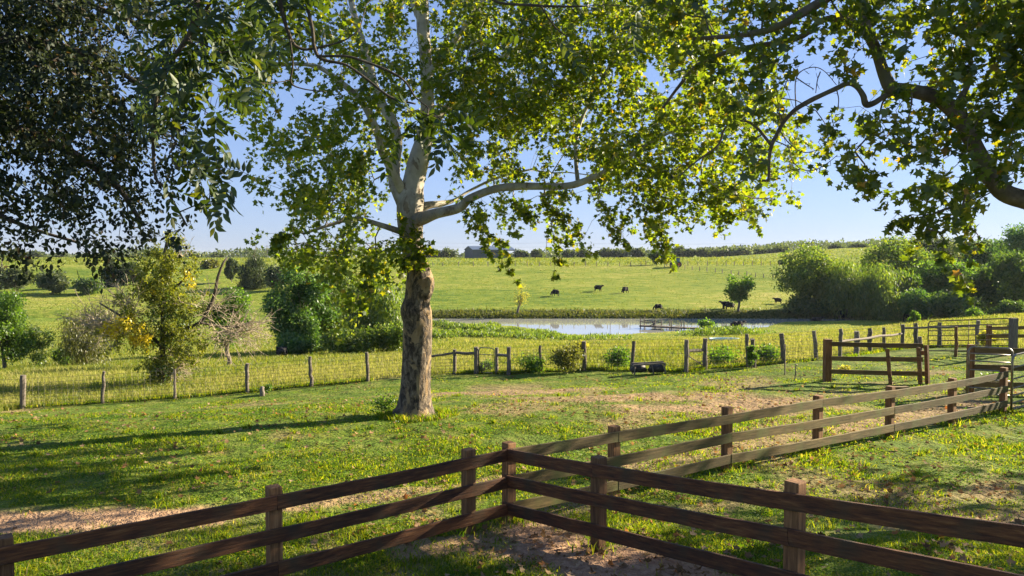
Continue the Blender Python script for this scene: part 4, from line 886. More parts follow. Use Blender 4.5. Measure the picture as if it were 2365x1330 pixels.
plant('shrub', 'low dusky shrub at the foot of the vivid green trees', 'shrub', 2205, 121, 672, 68, LM['dark'], 'round', 6000, lobes=24, crown0=0, trunk=False, lob=(.2, .34))
plant('shrub', 'low dusky shrub below the weeping willow tips', 'shrub', 2120, 126, 665, 50, LM['teal'], 'round', 5000, lobes=20, crown0=0, trunk=False)
plant('shrub', 'grey-green shrub under the tree at the right frame edge', 'shrub', 2330, 112, 690, 50, LM['dark'], 'round', 5000, lobes=20, crown0=0, trunk=False)
plant('conifer_sapling', 'small bright cone-shaped sapling standing in the straw grass before the pond grove', 'sapling', 2112, 70, 706, 13, LM['green'], 'cone', 900, None, leaf=.16, lobes=22)
plant('conifer_sapling', 'wider pointed sapling with bushy foot left of the grove shadow', 'sapling', 2250, 78, 692, 26, LM['green'], 'cone', 1500, None, leaf=.18, lobes=26)
plant('leafy_tree', 'bushy mid-green tree filling the gap right of the weeping willow', 'tree', 2112, 136, 606, 62, LM['green'], 'round', 9000, G_R, lobes=28, lob=(.18, .3), crown0=.02)
plant('leafy_tree', 'dusky tree with low branches just left of the frame edge tree', 'tree', 2300, 128, 612, 62, LM['dark'], 'round', 9000, G_R, lobes=28, lob=(.18, .3), crown0=.02)
plant('willow_tree', 'shadowy willow with foliage to the water between the olive willow and its drooping neighbour', 'tree', 1915, 143, 598, 60, LM['dark'], 'willow', 7000, G_R, lobes=18)
# single trees round the pond
plant('small_tree', 'small dark green tree alone on the pond bank with cattle at its foot', 'tree', 1706, 140.5, 630, 36, LM['green'], 'round', 1900, None, leaf=.42, lobes=19, crown0=.24, lob=(.16, .3), tr=.035, loose=.1)
plant('small_tree', 'feathery yellow sapling leaning on the pond bank below the barn', 'sapling', 1197, 138.8, 655, 25, LM['lime'], 'round', 520, None, leaf=.24, lobes=24, crown0=.3, lean=.9, tr=.045, lob=(.14, .26), loose=.14)
plant('shrub', 'small bright shrub at the root of the plank dock', 'shrub', 1630, 112.5, 736, 22, LM['green'], 'round', 700, leaf=.3, lobes=10, crown0=.05)
# left of the trunk
G_L = 'willows and shrubs in the creek hollow'
plant('willow_tree', 'deep blue-green round tree at the left of the creek hollow thicket', 'tree', 700, 66, 610, 92, LM['teal'], 'round', 21000, G_L, lobes=34, lob=(.17, .3), crown0=.02)
plant('willow_tree', 'tall soft willow in the middle of the creek hollow thicket', 'tree', 780, 70, 592, 95, LM['willow'], 'willow', 19000, G_L, lobes=26, crown0=.02, lob=(.2, .32))
plant('willow_tree', 'yellow-green willow just left of the big sycamore trunk', 'tree', 862, 63, 612, 88, LM['willow'], 'willow', 21000, G_L, lobes=26, crown0=.02, lob=(.2, .32))
plant('shrub', 'low round green bush at the foot of the yellow-green willow', 'shrub', 905, 58, 745, 48, LM['willow'], 'round', 3200, G_L, lobes=22, crown0=0, trunk=False, loose=.14, lob=(.18, .32))
plant('shrub', 'pale grey-green bush in front of the creek hollow thicket', 'shrub', 815, 58, 755, 72, LM['willow'], 'round', 4500, G_L, lobes=26, crown0=0, trunk=False, loose=.14, lob=(.16, .3))
plant('shrub', 'bluish low bush in the shadow left of the creek hollow thicket', 'shrub', 680, 60, 762, 48, LM['teal'], 'round', 3500, G_L, lobes=16, crown0=0, trunk=False)
plant('small_tree', 'leafy green tree with a bare trunk behind the scrubby tangle', 'tree', 528, 43, 640, 66, LM['green'], 'round', 7500, None, leaf=.13, lobes=26, crown0=.2, lob=(.2, .34), tr=.026)
plant('leafy_tree', 'sunlit yellow-green tree cut by the left frame edge', 'tree', 12, 48, 640, 72, LM['green'], 'round', 11000, None, leaf=.14, lobes=26, crown0=.04, lob=(.2, .34))
plant('shrub', 'dark low bush in the grass right of the tree at the left frame edge', 'shrub', 92, 50, 748, 30, LM['dark'], 'round', 1700, lobes=18, crown0=0, trunk=False, leaf=.13, loose=.16, lob=(.18, .32))
plant('shrub', 'small rounded bush in the meadow between the left tree and the tangle', 'shrub', 150, 52, 788, 26, LM['green'], 'round', 2000, lobes=12, crown0=0, trunk=False, leaf=.13)
plant('willow_tree', 'grey-olive willow behind the bare twigs at left', 'tree', 200, 50, 688, 66, LM['olive'], 'willow', 8000, None, leaf=.13, lobes=20, crown0=.05)
# hedge and conifers on the left slope
G_H = 'trees and bushes on the left slope'
for px, Y, top, half, mt, st, lb in [(585, 176, 562, 40, 'juniper', 'juniper', 'big dark juniper with upswept sprays on the left skyline'), (258, 180, 577, 28, 'juniper', 'cone', 'pointed dark cedar behind the leafy top of the tangle'), (640, 172, 604, 36, 'far', 'round', 'dusky rounded bush right of the big juniper'), (535, 185, 592, 18, 'juniper', 'round', 'small dark bush left of the big juniper'),
                                  (300, 182, 598, 34, 'far', 'round', 'wide dark bush right of the pointed cedar'), (35, 168, 610, 42, 'far', 'round', 'dusky tree at the left end of the hedge line'), (122, 166, 622, 40, 'far', 'round', 'dark thorny bush in the hedge line below the far field'), (205, 166, 636, 40, 'dark', 'round', 'low dark bush joining the hedge line to the cedar'), (487, 215, 600, 20, 'olive', 'round', 'small olive bush in the grass left of the juniper'), (8, 175, 588, 26, 'juniper', 'cone', 'tall dusky conifer at the left frame edge')]:
    plant('juniper_tree' if mt == 'juniper' and half > 24 else 'shrub' if half < 42 else 'leafy_tree', lb, 'tree' if mt == 'juniper' or half >= 42 else 'bush', px, Y, top, half, LM[mt], st, 3600, G_H, lobes=26 if st != 'juniper' else 60, crown0=0, lob=(.2, .36))
# fence line shrubs
plant('shrub', 'leggy bush climbing the wire fence right of the walk gate', 'bush', 1312, 27.6, 788, 42, LM['olive'], 'round', 1700, None, leaf=.085, lobes=22, crown0=.05, lob=(.16, .3), loose=.13)
plant('shrub', 'yellow-tipped spray of leaves on top of a fence post beside the leggy bush', 'bush', 1345, 28.2, 783, 18, LM['lime'], 'round', 260, None, leaf=.09, lobes=7, crown0=.62)
plant('shrub', 'low weedy bush between the walk gate and the leggy bush', 'bush', 1235, 27.9, 822, 40, LM['green'], 'round', 900, None, leaf=.08, loose=.16, lobes=16, crown0=0, trunk=False)
plant('shrub', 'dense dark bush behind the leaning post beside the feeding trough', 'bush', 1425, 28.6, 800, 42, LM['green'], 'round', 1400, None, leaf=.085, loose=.14, lobes=20, crown0=0, trunk=False)
plant('shrub', 'ivy and weeds wrapping the short post left of the wire netting', 'bush', 1736, 26.8, 790, 13, LM['green'], 'round', 900, None, leaf=.08, lobes=12, crown0=0, squash=.8)
plant('shrub', 'bright weeds behind the ivy post', 'bush', 1768, 28.6, 795, 38, LM['green'], 'round', 800, None, leaf=.10, loose=.18, lobes=12, crown0=0, trunk=False)
plant('shrub', 'rank weeds between the two braced posts and the ivy post', 'bush', 1672, 28.4, 808, 48, LM['green'], 'round', 1000, None, leaf=.10, loose=.18, lobes=14, crown0=0, trunk=False)
plant('shrub', 'green weeds spilling through the foot of the walk gate', 'bush', 1122, 28.3, 846, 24, LM['green'], 'round', 900, None, leaf=.08, lobes=9, crown0=0, trunk=False)
plant('shrub', 'yellowish bush behind the long rusty gate', 'bush', 2278, 31, 752, 22, LM['lime'], 'round', 700, None, leaf=.1, lobes=9, crown0=0, trunk=False)
plant('shrub', 'small weed clump at the foot of the pen boards', 'bush', 2305, 20.6, 872, 32, LM['green'], 'round', 700, None, leaf=.07, lobes=9, crown0=0, trunk=False)
plant('shrub', 'yellow and brown weed at the foot of the corral panel post', 'bush', 1950, 23.6, 858, 18, LM['lime'], 'round', 320, None, leaf=.07, lobes=6, crown0=0, trunk=False)
plant('shrub', 'tuft of dark weeds on the shaded side of the big trunk', 'bush', 888, 17.2, 934, 34, LM['green'], 'round', 500, None, leaf=.05, loose=.2, lobes=12, crown0=0, trunk=False, squash=.5)
plant('shrub', 'tiny weed beside the short broken stump', 'bush', 615, 25.2, 876, 14, LM['green'], 'round', 260, None, leaf=.06, lobes=6, crown0=0, trunk=False)

# ------------------------------------------------------------------ the scrubby tangle on the left
b = gp(372, 30); t = thing('scrub_tree', b, 'scrubby tangled tree wrapped in vines with bare twigs and a yellow-leaved branch', 'tree')
def S3(px, py, dY=0): return at(px, py, 30 + dY) - b
mb = MB()
for L_, r_ in [([(372, 890), (374, 820), (378, 740), (372, 660), (380, 590), (392, 530)], .13), ([(380, 780), (420, 760), (462, 745), (492, 690), (503, 640), (515, 608), (524, 596)], .085), ([(462, 745), (500, 752), (548, 755), (585, 740)], .045), ([(374, 800), (330, 760), (280, 730), (230, 700)], .06), ([(376, 720), (340, 660), (300, 620)], .05), ([(376, 690), (420, 650), (440, 620)], .05)]:
    P = spline([(*S3(x, y, rng.normal() * .2), r_ * (1.1 - .8 * i / len(L_))) for i, (x, y) in enumerate(L_)], 22); bark_tube(P, '', None, t, 9, .15, int(L_[1][0]), (1, 2), mb)
mb.build('trunk', BARK_DARK, t, True)
def tangle(n, cx, cy, rx, ry, up=.4, L_=.9, dY=1.2):
    p0, p1, r = [], [], []
    for _ in range(n):
        a = S3(cx + rng.normal() * rx * .35, cy + abs(rng.normal()) * ry * .3, rng.normal() * dY * .4); d = norm(np.array((rng.normal() + (-.5 if cx < 370 else .5), rng.normal() * .6, rng.normal() * .5 + up))); q_ = a; rr_ = rng.uniform(.011, .02)
        for k in range(5):
            d2 = norm(d + rng.normal(size=3) * .28); e_ = q_ + d2 * L_ * rng.uniform(.2, .35); p0.append(q_); p1.append(e_); r.append(rr_ * (1 - k * .15)); q_ = e_; d = d2
            if k in (1, 2, 3): d3 = norm(d + rng.normal(size=3) * .7); p0.append(q_); p1.append(q_ + d3 * L_ * .35); r.append(rr_ * .6)
    return p0, p1, r
A = [tangle(60, 275, 760, 55, 60, .6, 1.1), tangle(45, 235, 740, 40, 40, .5, 1.0), tangle(35, 300, 700, 40, 40, .7, 1.0), tangle(70, 525, 760, 60, 60, .25, 1.0), tangle(40, 570, 745, 40, 40, .1, .8), tangle(40, 400, 840, 40, 60, .1, .8), tangle(30, 470, 700, 40, 40, .5, .9), tangle(10, 420, 590, 12, 10, .7, .7)]
p0 = np.vstack([np.array(a[0]) for a in A]); p1 = np.vstack([np.array(a[1]) for a in A]); r = np.concatenate([a[2] for a in A])
prisms('bare_twigs', p0 + b, p1 + b, r, r * .7, DEADWOOD, t)
t_loc = np.array(t.location)
def blob(spec, nl, size, mat, nm, dY=0):
    Q_ = []
    for cx, cy, rx, ry, k in spec:
        a = rng.normal(size=(k, 2)) * .5; Q_ += [at(cx + u * rx, cy + v * ry, 30 + dY + rng.normal() * .5) for u, v in a]
    Q_ = np.array(Q_); pos, ax, nr, sz, _, _ = leaves_on(Q_, (b[0], b[1]), nl * 2, .3, size * 1.15); cards(nm, RH_V, RH_F, pos - t_loc, ax, nr, sz, mat, t, width=sz * .9)
blob([(385, 590, 45, 40, 53), (395, 545, 18, 20, 11), (345, 640, 40, 45, 49), (380, 680, 45, 50, 62), (400, 760, 50, 60, 71), (430, 700, 50, 40, 34), (360, 850, 22, 40, 39), (385, 820, 35, 40, 30), (330, 770, 35, 40, 34), (430, 800, 40, 40, 34), (440, 610, 20, 25, 11), (375, 640, 30, 70, 53), (255, 770, 40, 40, 21), (300, 700, 40, 40, 21)], 14, .115, LM['scrub'], 'crown')
blob([(372, 720, 30, 90, 60), (375, 850, 25, 40, 40), (410, 740, 40, 50, 30)], 12, .10, LM['dark'], 'vine')
blob([(290, 748, 42, 24, 18), (318, 762, 32, 28, 14), (255, 755, 14, 14, 6), (330, 785, 14, 10, 5), (430, 640, 14, 8, 3), (345, 655, 12, 8, 2)], 13, .12, LM['yellow'], 'yellow_branch', -.9)

# ------------------------------------------------------------------ skyline trees
k = 0
G_S = 'trees on the far skyline'
FAR = [(1000, 577, 17, 'left of the barn, nearest the big trunk'), (1035, 580, 20, 'touching the left wall of the barn'), (1203, 578, 16, 'just right of the open end of the barn'), (1240, 579, 18, 'left of the utility pole'), (1310, 577, 18, 'small round one right of the utility pole'), (1350, 580, 16, 'low one midway between pole and tractor'), (1398, 574, 17, 'peaked one left of the tractor'), (1430, 580, 16, 'low one with pale yellow shrub before it'), (1475, 576, 20, 'broad one left of the dark lone tree'), (1520, 580, 17, 'behind the dark lone tree by the fence'), (1570, 573, 17, 'tall one directly above the tractor'), (1592, 578, 14, 'narrow one right of the tractor'), (1625, 572, 22, 'largest round one right of the tractor'), (1660, 582, 15, 'lowest one of the skyline row'), (1686, 580, 16, 'one before the spreading skyline oak'), (1716, 575, 19, 'spreading oak shape with open top'), (1765, 582, 24, 'wide flat one left of the pond grove'), (1800, 580, 22, 'flat one partly behind the pond grove'), (1930, 578, 20, 'between the first two pond willows'), (1985, 575, 18, 'peeping over the weeping pond willow'), (40, 585, 22, 'pale one under the oak leaves at far left'), (88, 585, 18, 'grey round one above the far left field'), (140, 586, 20, 'larger green round one above the far left field'), (455, 592, 18, 'hazy one behind the twiggy dead branch'), (505, 592, 18, 'hazy one left of the juniper')]
for px, top, half, where in FAR:
    plant('skyline_tree', 'distant dusky tree on the skyline, ' + where, 'tree', px, 500 if px < 600 else 460, top + (int(px * 7) % 9) - 6, half * (.75 + (int(px * 3) % 7) * .1), LM['far'], 'round', 700, G_S, leaf=1.5, loose=.12, lobes=16, crown0=0, trunk=True, tr=.03, lob=(.25, .42))
P = []; A_ = []
for px in np.arange(-200, 2600, 2.2):
    for _ in range(26):
        Y = 640 + rng.normal() * 25; x = gx(px, Y); z = gz(x, Y); hgt = 1.2 + 19 * fbm(x / 34, 3.3, 61, 5) ** 2.2; P.append((x, Y, z - 1 + hgt * rng.random() ** .8)); 
P = np.array(P); n = len(P)
o = cards('treeline', RH_V, RH_F, P, norm(rdir(n) + np.array((0, 0, .2))), rdir(n), 2.4 * rng.uniform(.6, 1.3, n), LM['far']); tag(o, 'continuous low dusky wood along the whole horizon', 'wood', None, 'stuff')
plant('small_tree', 'dark lone tree on the fence line beside the tractor', 'tree', 1517, 226, 578, 21, LM['dark'], 'round', 1600, None, leaf=.6, lobes=18, crown0=.1, tr=.04, lob=(.22, .36))
plant('shrub', 'low dark scrub heap on the field top left of the pond grove', 'bush', 1806, 228, 599, 12, LM['dark'], 'round', 500, None, leaf=.5, lobes=8, crown0=0, trunk=False)

# ------------------------------------------------------------------ cattle
HIDE = noise_mat('black_hide', [(.3, (.004, .004, .005)), (.7, (.011, .010, .011))], (1, 1, 1), 3, 3, .95, .05, .01)
def cow_mesh(pose):
    V, E, Rr = [], [], []
    def ch(pts, frm=None):
        p = frm
        for x, y, z, r in pts:
            V.append((x, y, z)); Rr.append(r); i = len(V) - 1
            if p is not None: E.append((p, i))
            p = i
        return p
    lz = -.62 if pose == 'lying' else 0
    ch([(0, 0, .98 + lz, .43)]); sh = ch([(.42, 0, 1.0 + lz, .42), (.74, 0, 1.08 + lz, .34)], 0); rp = ch([(-.42, 0, 1.0 + lz, .42), (-.8, 0, 1.08 + lz, .34)], 0)
    if pose == 'grazing': nk = ch([(.98, .03, 1.0, .19), (1.2, .06, .68, .14), (1.3, .07, .42, .14)], sh); hd = ch([(1.4, .08, .18, .09)], nk)
    else: nk = ch([(.98, .05, 1.28 + lz, .18), (1.2, .1, 1.46 + lz, .15)], sh); hd = ch([(1.42, .16, 1.38 + lz, .12), (1.6, .2, 1.27 + lz, .085)], nk)
    e = V[nk]
    for s in (-1, 1): ch([(e[0] - .03, e[1] + .13 * s, e[2] + .06, .05), (e[0] - .07, e[1] + .27 * s, e[2] + .05, .03)], nk)
    for s in (-1, 1):
        if pose == 'lying':
            ch([(.62, .24 * s, .28, .12), (.85, .3 * s, .12, .07), (.55, .32 * s, .07, .06)], sh); ch([(-.62, .28 * s, .25, .18), (-.25, .38 * s, .12, .08), (-.6, .42 * s, .07, .06)], rp)
        else:
            a = .14 * s if pose == 'grazing' else .04 * s
            ch([(.66, .17 * s, .78, .14), (.66 + a, .19 * s, .42, .10), (.66 + a, .19 * s, .22, .075), (.69 + a, .19 * s, .04, .07)], sh); ch([(-.72, .18 * s, .82, .18), (-.62 - a, .19 * s, .58, .11), (-.84 - a, .19 * s, .42, .07), (-.8 - a, .19 * s, .2, .055), (-.77 - a, .19 * s, .04, .07)], rp)
    ch([(-1.04, 0, 1.16 + lz, .05), (-1.12, .02, .75 + lz * .7, .025), (-1.1, .03, .45 + lz * .5, .05)], rp)
    me = bpy.data.meshes.new('cow'); me.from_pydata(V, E, []); o = bpy.data.objects.new('cow', me); COL.objects.link(o)
    md = o.modifiers.new('skin', 'SKIN'); sb = o.modifiers.new('sub', 'SUBSURF'); sb.levels = 1; sb.render_levels = 1
    for i, r in enumerate(Rr): me.skin_vertices[0].data[i].radius = (r, r * (1.15 if i < 5 else 1)); me.skin_vertices[0].data[i].use_root = i == 0
    dg = bpy.context.evaluated_depsgraph_get(); m2 = bpy.data.meshes.new_from_object(o.evaluated_get(dg)); bpy.data.objects.remove(o)
    m2.materials.clear(); m2.materials.append(HIDE); m2.polygons.foreach_set('use_smooth', [True] * len(m2.polygons)); return m2
COWS = {p: cow_mesh(p) for p in ('grazing', 'standing', 'lying')}
for px, Y, pose, rz, sc, dz, lb in [(1283, 162, 'grazing', 2.3, 1.0, 0, 'black cow grazing tail-on at the left of the three on the green slope'), (1381, 171, 'standing', -.75, 1.0, 0, 'black cow standing side-on, highest of the three on the green slope'), (1444, 168, 'grazing', 3.9, .95, 0, 'black cow with lowered head at the right of the three on the green slope'),
                                    (1520, 141, 'grazing', 3.5, .85, 0, 'dark calf grazing on the steep bank above the dock'), (1685, 141.6, 'grazing', 3.3, .95, 0, 'black cow grazing against the trunk of the small pond tree'), (1678, 143.2, 'standing', 2.9, .95, 0, 'second black cow behind the one at the small pond tree'), (1797, 150, 'standing', 2.2, .8, 0, 'small black calf in the grass left of the pond grove'),
                                    (1820, 139.4, 'lying', .1, 1.1, 0, 'black cow lying in the shade at the foot of the olive willow'), (1702, 122, 'standing', .1, 1.05, -.78, 'black cow wading deep in the bright pond water'), (1885, 131.5, 'standing', .15, 1.05, -.85, 'black cow wading in the shaded end of the pond'), (1950, 136.9, 'lying', 3.1, 1.2, 0, 'black cow resting under the drooping willow at the water line'), (1938, 137.4, 'standing', .3, 1.1, 0, 'black cow standing in deep shade under the drooping willow'),
                                    (2100, 128, 'grazing', .3, 1.1, 0, 'black cow in the shadow below the weeping willow'), (2205, 116, 'grazing', .4, 1.1, 0, 'black cow in the shadow of the vivid green trees'), (651, 57, 'lying', -1.28, .95, 0, 'black cow lying in the thicket shadow left of the big trunk, facing the viewer')]:
    p = gp(px, Y); z = p[2] if dz == 0 else WATER + dz
    o = place('cow', COWS[pose], None, (p[0], p[1], z - .02), (0, 0, rz)); o.scale = (sc,) * 3; tag(o, lb, 'cow', 'black cattle round the pond')

# ------------------------------------------------------------------ dock
d0, d1 = np.array((gx(1480, 118, WATER), 118.0)), np.array((gx(1612, 113.2, WATER), 113.2)); dv = (d1 - d0) / np.linalg.norm(d1 - d0); pv = np.array((-dv[1], dv[0]))
t = thing('plank_dock', (d0[0], d0[1], WATER), 'weathered plank dock with bare posts and a broken handrail in the pond', 'dock')
L_ = np.linalg.norm(d1 - d0); mb = MB(); a = math.atan2(dv[1], dv[0]); M3 = Matrix.Rotation(a, 3, 'Z')
for i in range(int(L_ / .2)):
    c = dv * (i * .2 + .1); mb.box((c[0], c[1], .48 + random.uniform(-.012, .012)), (.18, 1.5 + random.uniform(-.1, .1), .05), M3)
mb.build('deck', WOOD_GREY, t)
mb = MB()
for s in (-.6, .6): c = dv * L_ / 2 + pv * s; mb.box((c[0], c[1], .35), (L_, .08, .17), M3)
mb.build('joist', WOOD_GREY, t)
for s, side, top in [(.2, -.7, 1.75), (.3, .7, 1.75), (2.6, -.7, 1.5), (3.1, .7, 1.45), (5.2, -.7, 1.55), (4.4, .7, 1.5), (7.2, -.7, 1.45), (6.3, .7, 1.4)]:
    c = dv * s + pv * side; mb = MB().tube([(c[0], c[1], -1.2), (c[0], c[1], top)], .085, 7); mb.build('post', WOOD_GREY, t)
for (s0, s1, side, z0, z1) in [(.2, 2.6, -.7, 1.1, .95), (.3, 3.1, .7, 1.15, 1.0), (1.7, 2.6, -.7, .5, .95)]:
    a0, a1 = dv * s0 + pv * side, dv * s1 + pv * side; MB().tube([(a0[0], a0[1], z0), (a1[0], a1[1], z1)], .07, 6).build('handrail', WOOD_GREY, t)
c = dv * 2.1; MB().tube([(c[0], c[1], .5), (c[0], c[1], 1.05)], .12, 8).build('bollard', WOOD_GREY, t)
for px, Y, h, lb in [(1409, 111, 1.3, 'thin lone stake standing in the open pond water'),]:
    x = gx(px, Y, WATER); t = thing('stake', (x, Y, WATER), lb, 'stake'); MB().tube([(0, 0, -.9), (.03, 0, h)], .04, 6).build('pole', WOOD_GREY, t)

# ------------------------------------------------------------------ barn, tractor, poles, field fences
SID = noise_mat('barn_siding', [(.3, (.045, .062, .085)), (.7, (.065, .085, .11))], (1, 1, 1), .6, 3, .6, .1, .01)
ROOFM = noise_mat('barn_roof', [(.3, (.09, .125, .19)), (.7, (.13, .175, .25))], (1, 1, 1), .6, 3, .45, .1, .01, metallic=.3)
b = gp(1092, 380); th = math.radians(27); zb = b[2] - .3; t = thing('metal_barn', (b[0], b[1], zb), 'long blue-grey metal barn with an open bay at its right end on the hilltop', 'barn', None, th)
BL, BW, EV, RD = 19.5, 10.0, 4.9, 6.6
def ribbed(a, b_, zt, mbx, step=.45):
    a, b_ = Vector((*a, 0)), Vector((*b_, 0)); n = int((b_ - a).length / step)
    for i in range(n + 1):
        p = a.lerp(b_, i / n); yield p
MB().box((BL / 2, .06, EV / 2), (BL, .12, EV)).box((BL / 2, BW - .06, EV / 2), (BL, .12, EV)).add([(0, .125, 0), (0, BW - .125, 0), (0, BW - .125, EV), (0, BW / 2, RD - .1), (0, .125, EV), (.12, .125, 0), (.12, BW - .125, 0), (.12, BW - .125, EV), (.12, BW / 2, RD - .1), (.12, .125, EV)], [(4, 3, 2, 1, 0), (5, 6, 7, 8, 9), (0, 1, 6, 5), (1, 2, 7, 6), (2, 3, 8, 7), (3, 4, 9, 8), (4, 0, 5, 9)]).box((BL - .06, BW / 2, EV / 2), (.12, BW - .25, EV)).build('wall', SID, t)
mb = MB()
for i in range(int(BL / .6)): mb.box((.3 + i * .6, -.02, EV / 2), (.06, .036, EV - .1))
for i in range(int(BW / .6)): mb.box((-.02, .3 + i * .6, EV / 2), (.036, .06, EV - .1))
mb.build('siding_rib', SID, t)
TL = BL + 4.3
for s in (0, 1):
    y0, y1 = (-.4, BW / 2) if s == 0 else (BW + .4, BW / 2)
    v = [(-.4, y0, EV - .05), (TL, y0, EV - .05), (TL, y1, RD + .06), (-.4, y1, RD + .06)]; v += [(x, y, z - .12) for x, y, z in v]
    MB().add(v, [(0, 1, 2, 3), (7, 6, 5, 4), (0, 4, 5, 1), (1, 5, 6, 2), (2, 6, 7, 3), (3, 7, 4, 0)]).build('roof', ROOFM, t)
for y in (.15, BW - .15): MB().box((TL - .25, y, EV / 2 - .1), (.22, .22, EV)).build('bay_post', SID, t)
MB().box((BL + 2.1, .1, EV - .35), (4.0, .1, .5)).build('eave_beam', SID, t)
# tractor
RED = noise_mat('red_paint', [(.3, (.30, .03, .02)), (.7, (.42, .05, .03))], (1, 1, 1), 2, 3, .5, .05, .01); DKM = noise_mat('dark_machine', [(.3, (.015, .02, .03)), (.7, (.04, .05, .07))], (1, 1, 1), 2, 3, .5, .05, .01); TYR = noise_mat('tyre_rubber', [(.3, (.01, .01, .01)), (.7, (.025, .025, .025))], (1, 1, 1), 6, 3, .85, .2, .01); GLS = noise_mat('cab_glass', [(.3, (.05, .12, .16)), (.7, (.08, .18, .24))], (1, 1, 1), 1, 2, .1, 0, .01)
p = gp(1563, 217); t = thing('tractor', p, 'small dark tractor with red front loader parked on the field top', 'tractor', None, math.pi - .15)
MB().box((.95, 0, 1.15), (1.7, .7, .75)).box((.2, 0, .85), (2.6, .5, .4)).box((1.85, 0, .95), (.2, .6, .5)).build('body', DKM, t)
MB().add([(-.85, -.75, 1.1), (.35, -.75, 1.1), (.35, .75, 1.1), (-.85, .75, 1.1), (-.8, -.68, 2.55), (.2, -.68, 2.55), (.2, .68, 2.55), (-.8, .68, 2.55)], [(0, 1, 5, 4), (1, 2, 6, 5), (2, 3, 7, 6), (3, 0, 4, 7), (3, 2, 1, 0), (4, 5, 6, 7)]).build('cab', GLS, t)
MB().box((-.3, 0, 2.63), (1.3, 1.55, .14)).build('cab_roof', DKM, t)
def wheel(x, y, r, w_):
    n = 18; prof = [(r * .55, -w_ / 2), (r * .9, -w_ / 2), (r, -w_ * .3), (r, w_ * .3), (r * .9, w_ / 2), (r * .55, w_ / 2)]; v, f = [], []
    for q_, o_ in prof: v += [(x + q_ * math.cos(2 * math.pi * i / n) * (1.03 if i % 2 else 1), y + o_, r + q_ * math.sin(2 * math.pi * i / n) * (1.03 if i % 2 else 1)) for i in range(n)]
    for k in range(5): f += [(k * n + i, k * n + (i + 1) % n, (k + 1) * n + (i + 1) % n, (k + 1) * n + i) for i in range(n)]
    mb = MB(); mb.v, mb.f = v, f; w0 = mb.build('wheel', TYR, t, True)
    MB().tube([(x, y - w_ * .3, r), (x, y + w_ * .3, r)], r * .56, 16).build('rim', RED, w0)
for s in (-1, 1): wheel(-.55, .8 * s, .8, .42); wheel(1.5, .7 * s, .5, .3)
mb = MB()
for s in (-.55, .55): mb.tube([(.3, s, 1.75), (1.5, s, 1.95), (2.6, s, 1.35)], .09, 6)
mb.tube([(1.5, -.55, 1.95), (1.5, .55, 1.95)], .07, 6).build('loader_arm', RED, t)
MB().add([(2.6, -.9, 1.0), (3.2, -.9, 1.05), (2.6, -.9, 1.75), (2.6, .9, 1.0), (3.2, .9, 1.05), (2.6, .9, 1.75)], [(0, 1, 2), (5, 4, 3), (0, 3, 4, 1), (0, 2, 5, 3)]).build('bucket', RED, t)
# poles and line
PLM = noise_mat('pole_wood', [(.3, (.10, .09, .08)), (.7, (.18, .165, .15))], (1, 1, 1), 2, 3, .9, .2, .01)
for px, Y, top, lb in [(1262, 430, 541, 'weathered utility pole behind the hanging sycamore spray right of the barn'), (1316, 520, 580, 'short far utility pole on the skyline right of the taller pole'), (617, 420, 566, 'utility pole beside the big juniper'), (480, 560, 590, 'tiny far utility pole left of the juniper'), (1591, 540, 573, 'thin far utility pole rising from the skyline trees right of the tractor')]:
    p = gp(px, Y); h = at(px, top, Y)[2] - p[2]; t = thing('utility_pole', p, lb, 'pole', 'utility poles on the skyline'); MB().tube([(0, 0, -.5), (0, 0, h)], [.2, .13], 7).build('shaft', PLM, t)
    MB().box((0, -.15, h - .6), (2.2, .12, .14)).build('crossarm', PLM, t)
    if px == 1262: MB().tube([(.3, -.2, h - 3.4), (.3, -.2, h - 2.2)], .28, 9).build('transformer', STEEL, t)
for k, (ya, yb, lb) in enumerate([(558, 566, 'highest thin power wire sagging across the sky above the barn'), (567, 576, 'lowest thin power wire sagging across the sky above the barn')]):
    P = []
    for i in range(61):
        px = 900 + (2500 - 900) * i / 60; f_ = (i / 60 * 4) % 1; P.append(at(px, ya + (yb - ya) * i / 60 + 3.0 * (1 - (2 * f_ - 1) ** 2), 430))
    o = MB().tube(P, .035, 4).build('power_line', WIRE); tag(o, lb, 'power line', 'power wires')
# field fences
def field_fence(PX, Yf, h, label, grp=None):
    pts = [gp(px, Yf(px)) for px in PX]; t = thing('field_fence', pts[0], label, 'fence', grp)
    for p in pts:
        q_ = p - pts[0]; MB().tube([(q_[0], q_[1], q_[2] - .2), (q_[0] + random.uniform(-.06, .06), q_[1], q_[2] + h * random.uniform(.9, 1.1))], .11, 6).build('post', WOOD_GREY, t)
    mb = MB()
    for z in (.35, .65, .95): mb.tube([tuple(p - pts[0] + np.array((0, 0, z * h))) for p in pts], .014, 3)
    mb.build('wire', WIRE, t)
field_fence([1000, 1023, 1059, 1094, 1127, 1159, 1190, 1218, 1246, 1272, 1299, 1326, 1352, 1378, 1404, 1431, 1456, 1480, 1492, 1540, 1566, 1589, 1612, 1634, 1656, 1677, 1696, 1717, 1738, 1758, 1779, 1800], lambda px: 222 - 1.5 * (px - 1000) / 800, 1.3, 'long post and wire fence across the top of the green slope below the barn')
field_fence([1535, 1550, 1567, 1582, 1599, 1616, 1633, 1652, 1668, 1689, 1706, 1725, 1745, 1764, 1785, 1806], lambda px: 216 - 24 * (px - 1545) / 240, 1.15, 'post and wire fence dropping down the slope from the tractor to the pond grove')
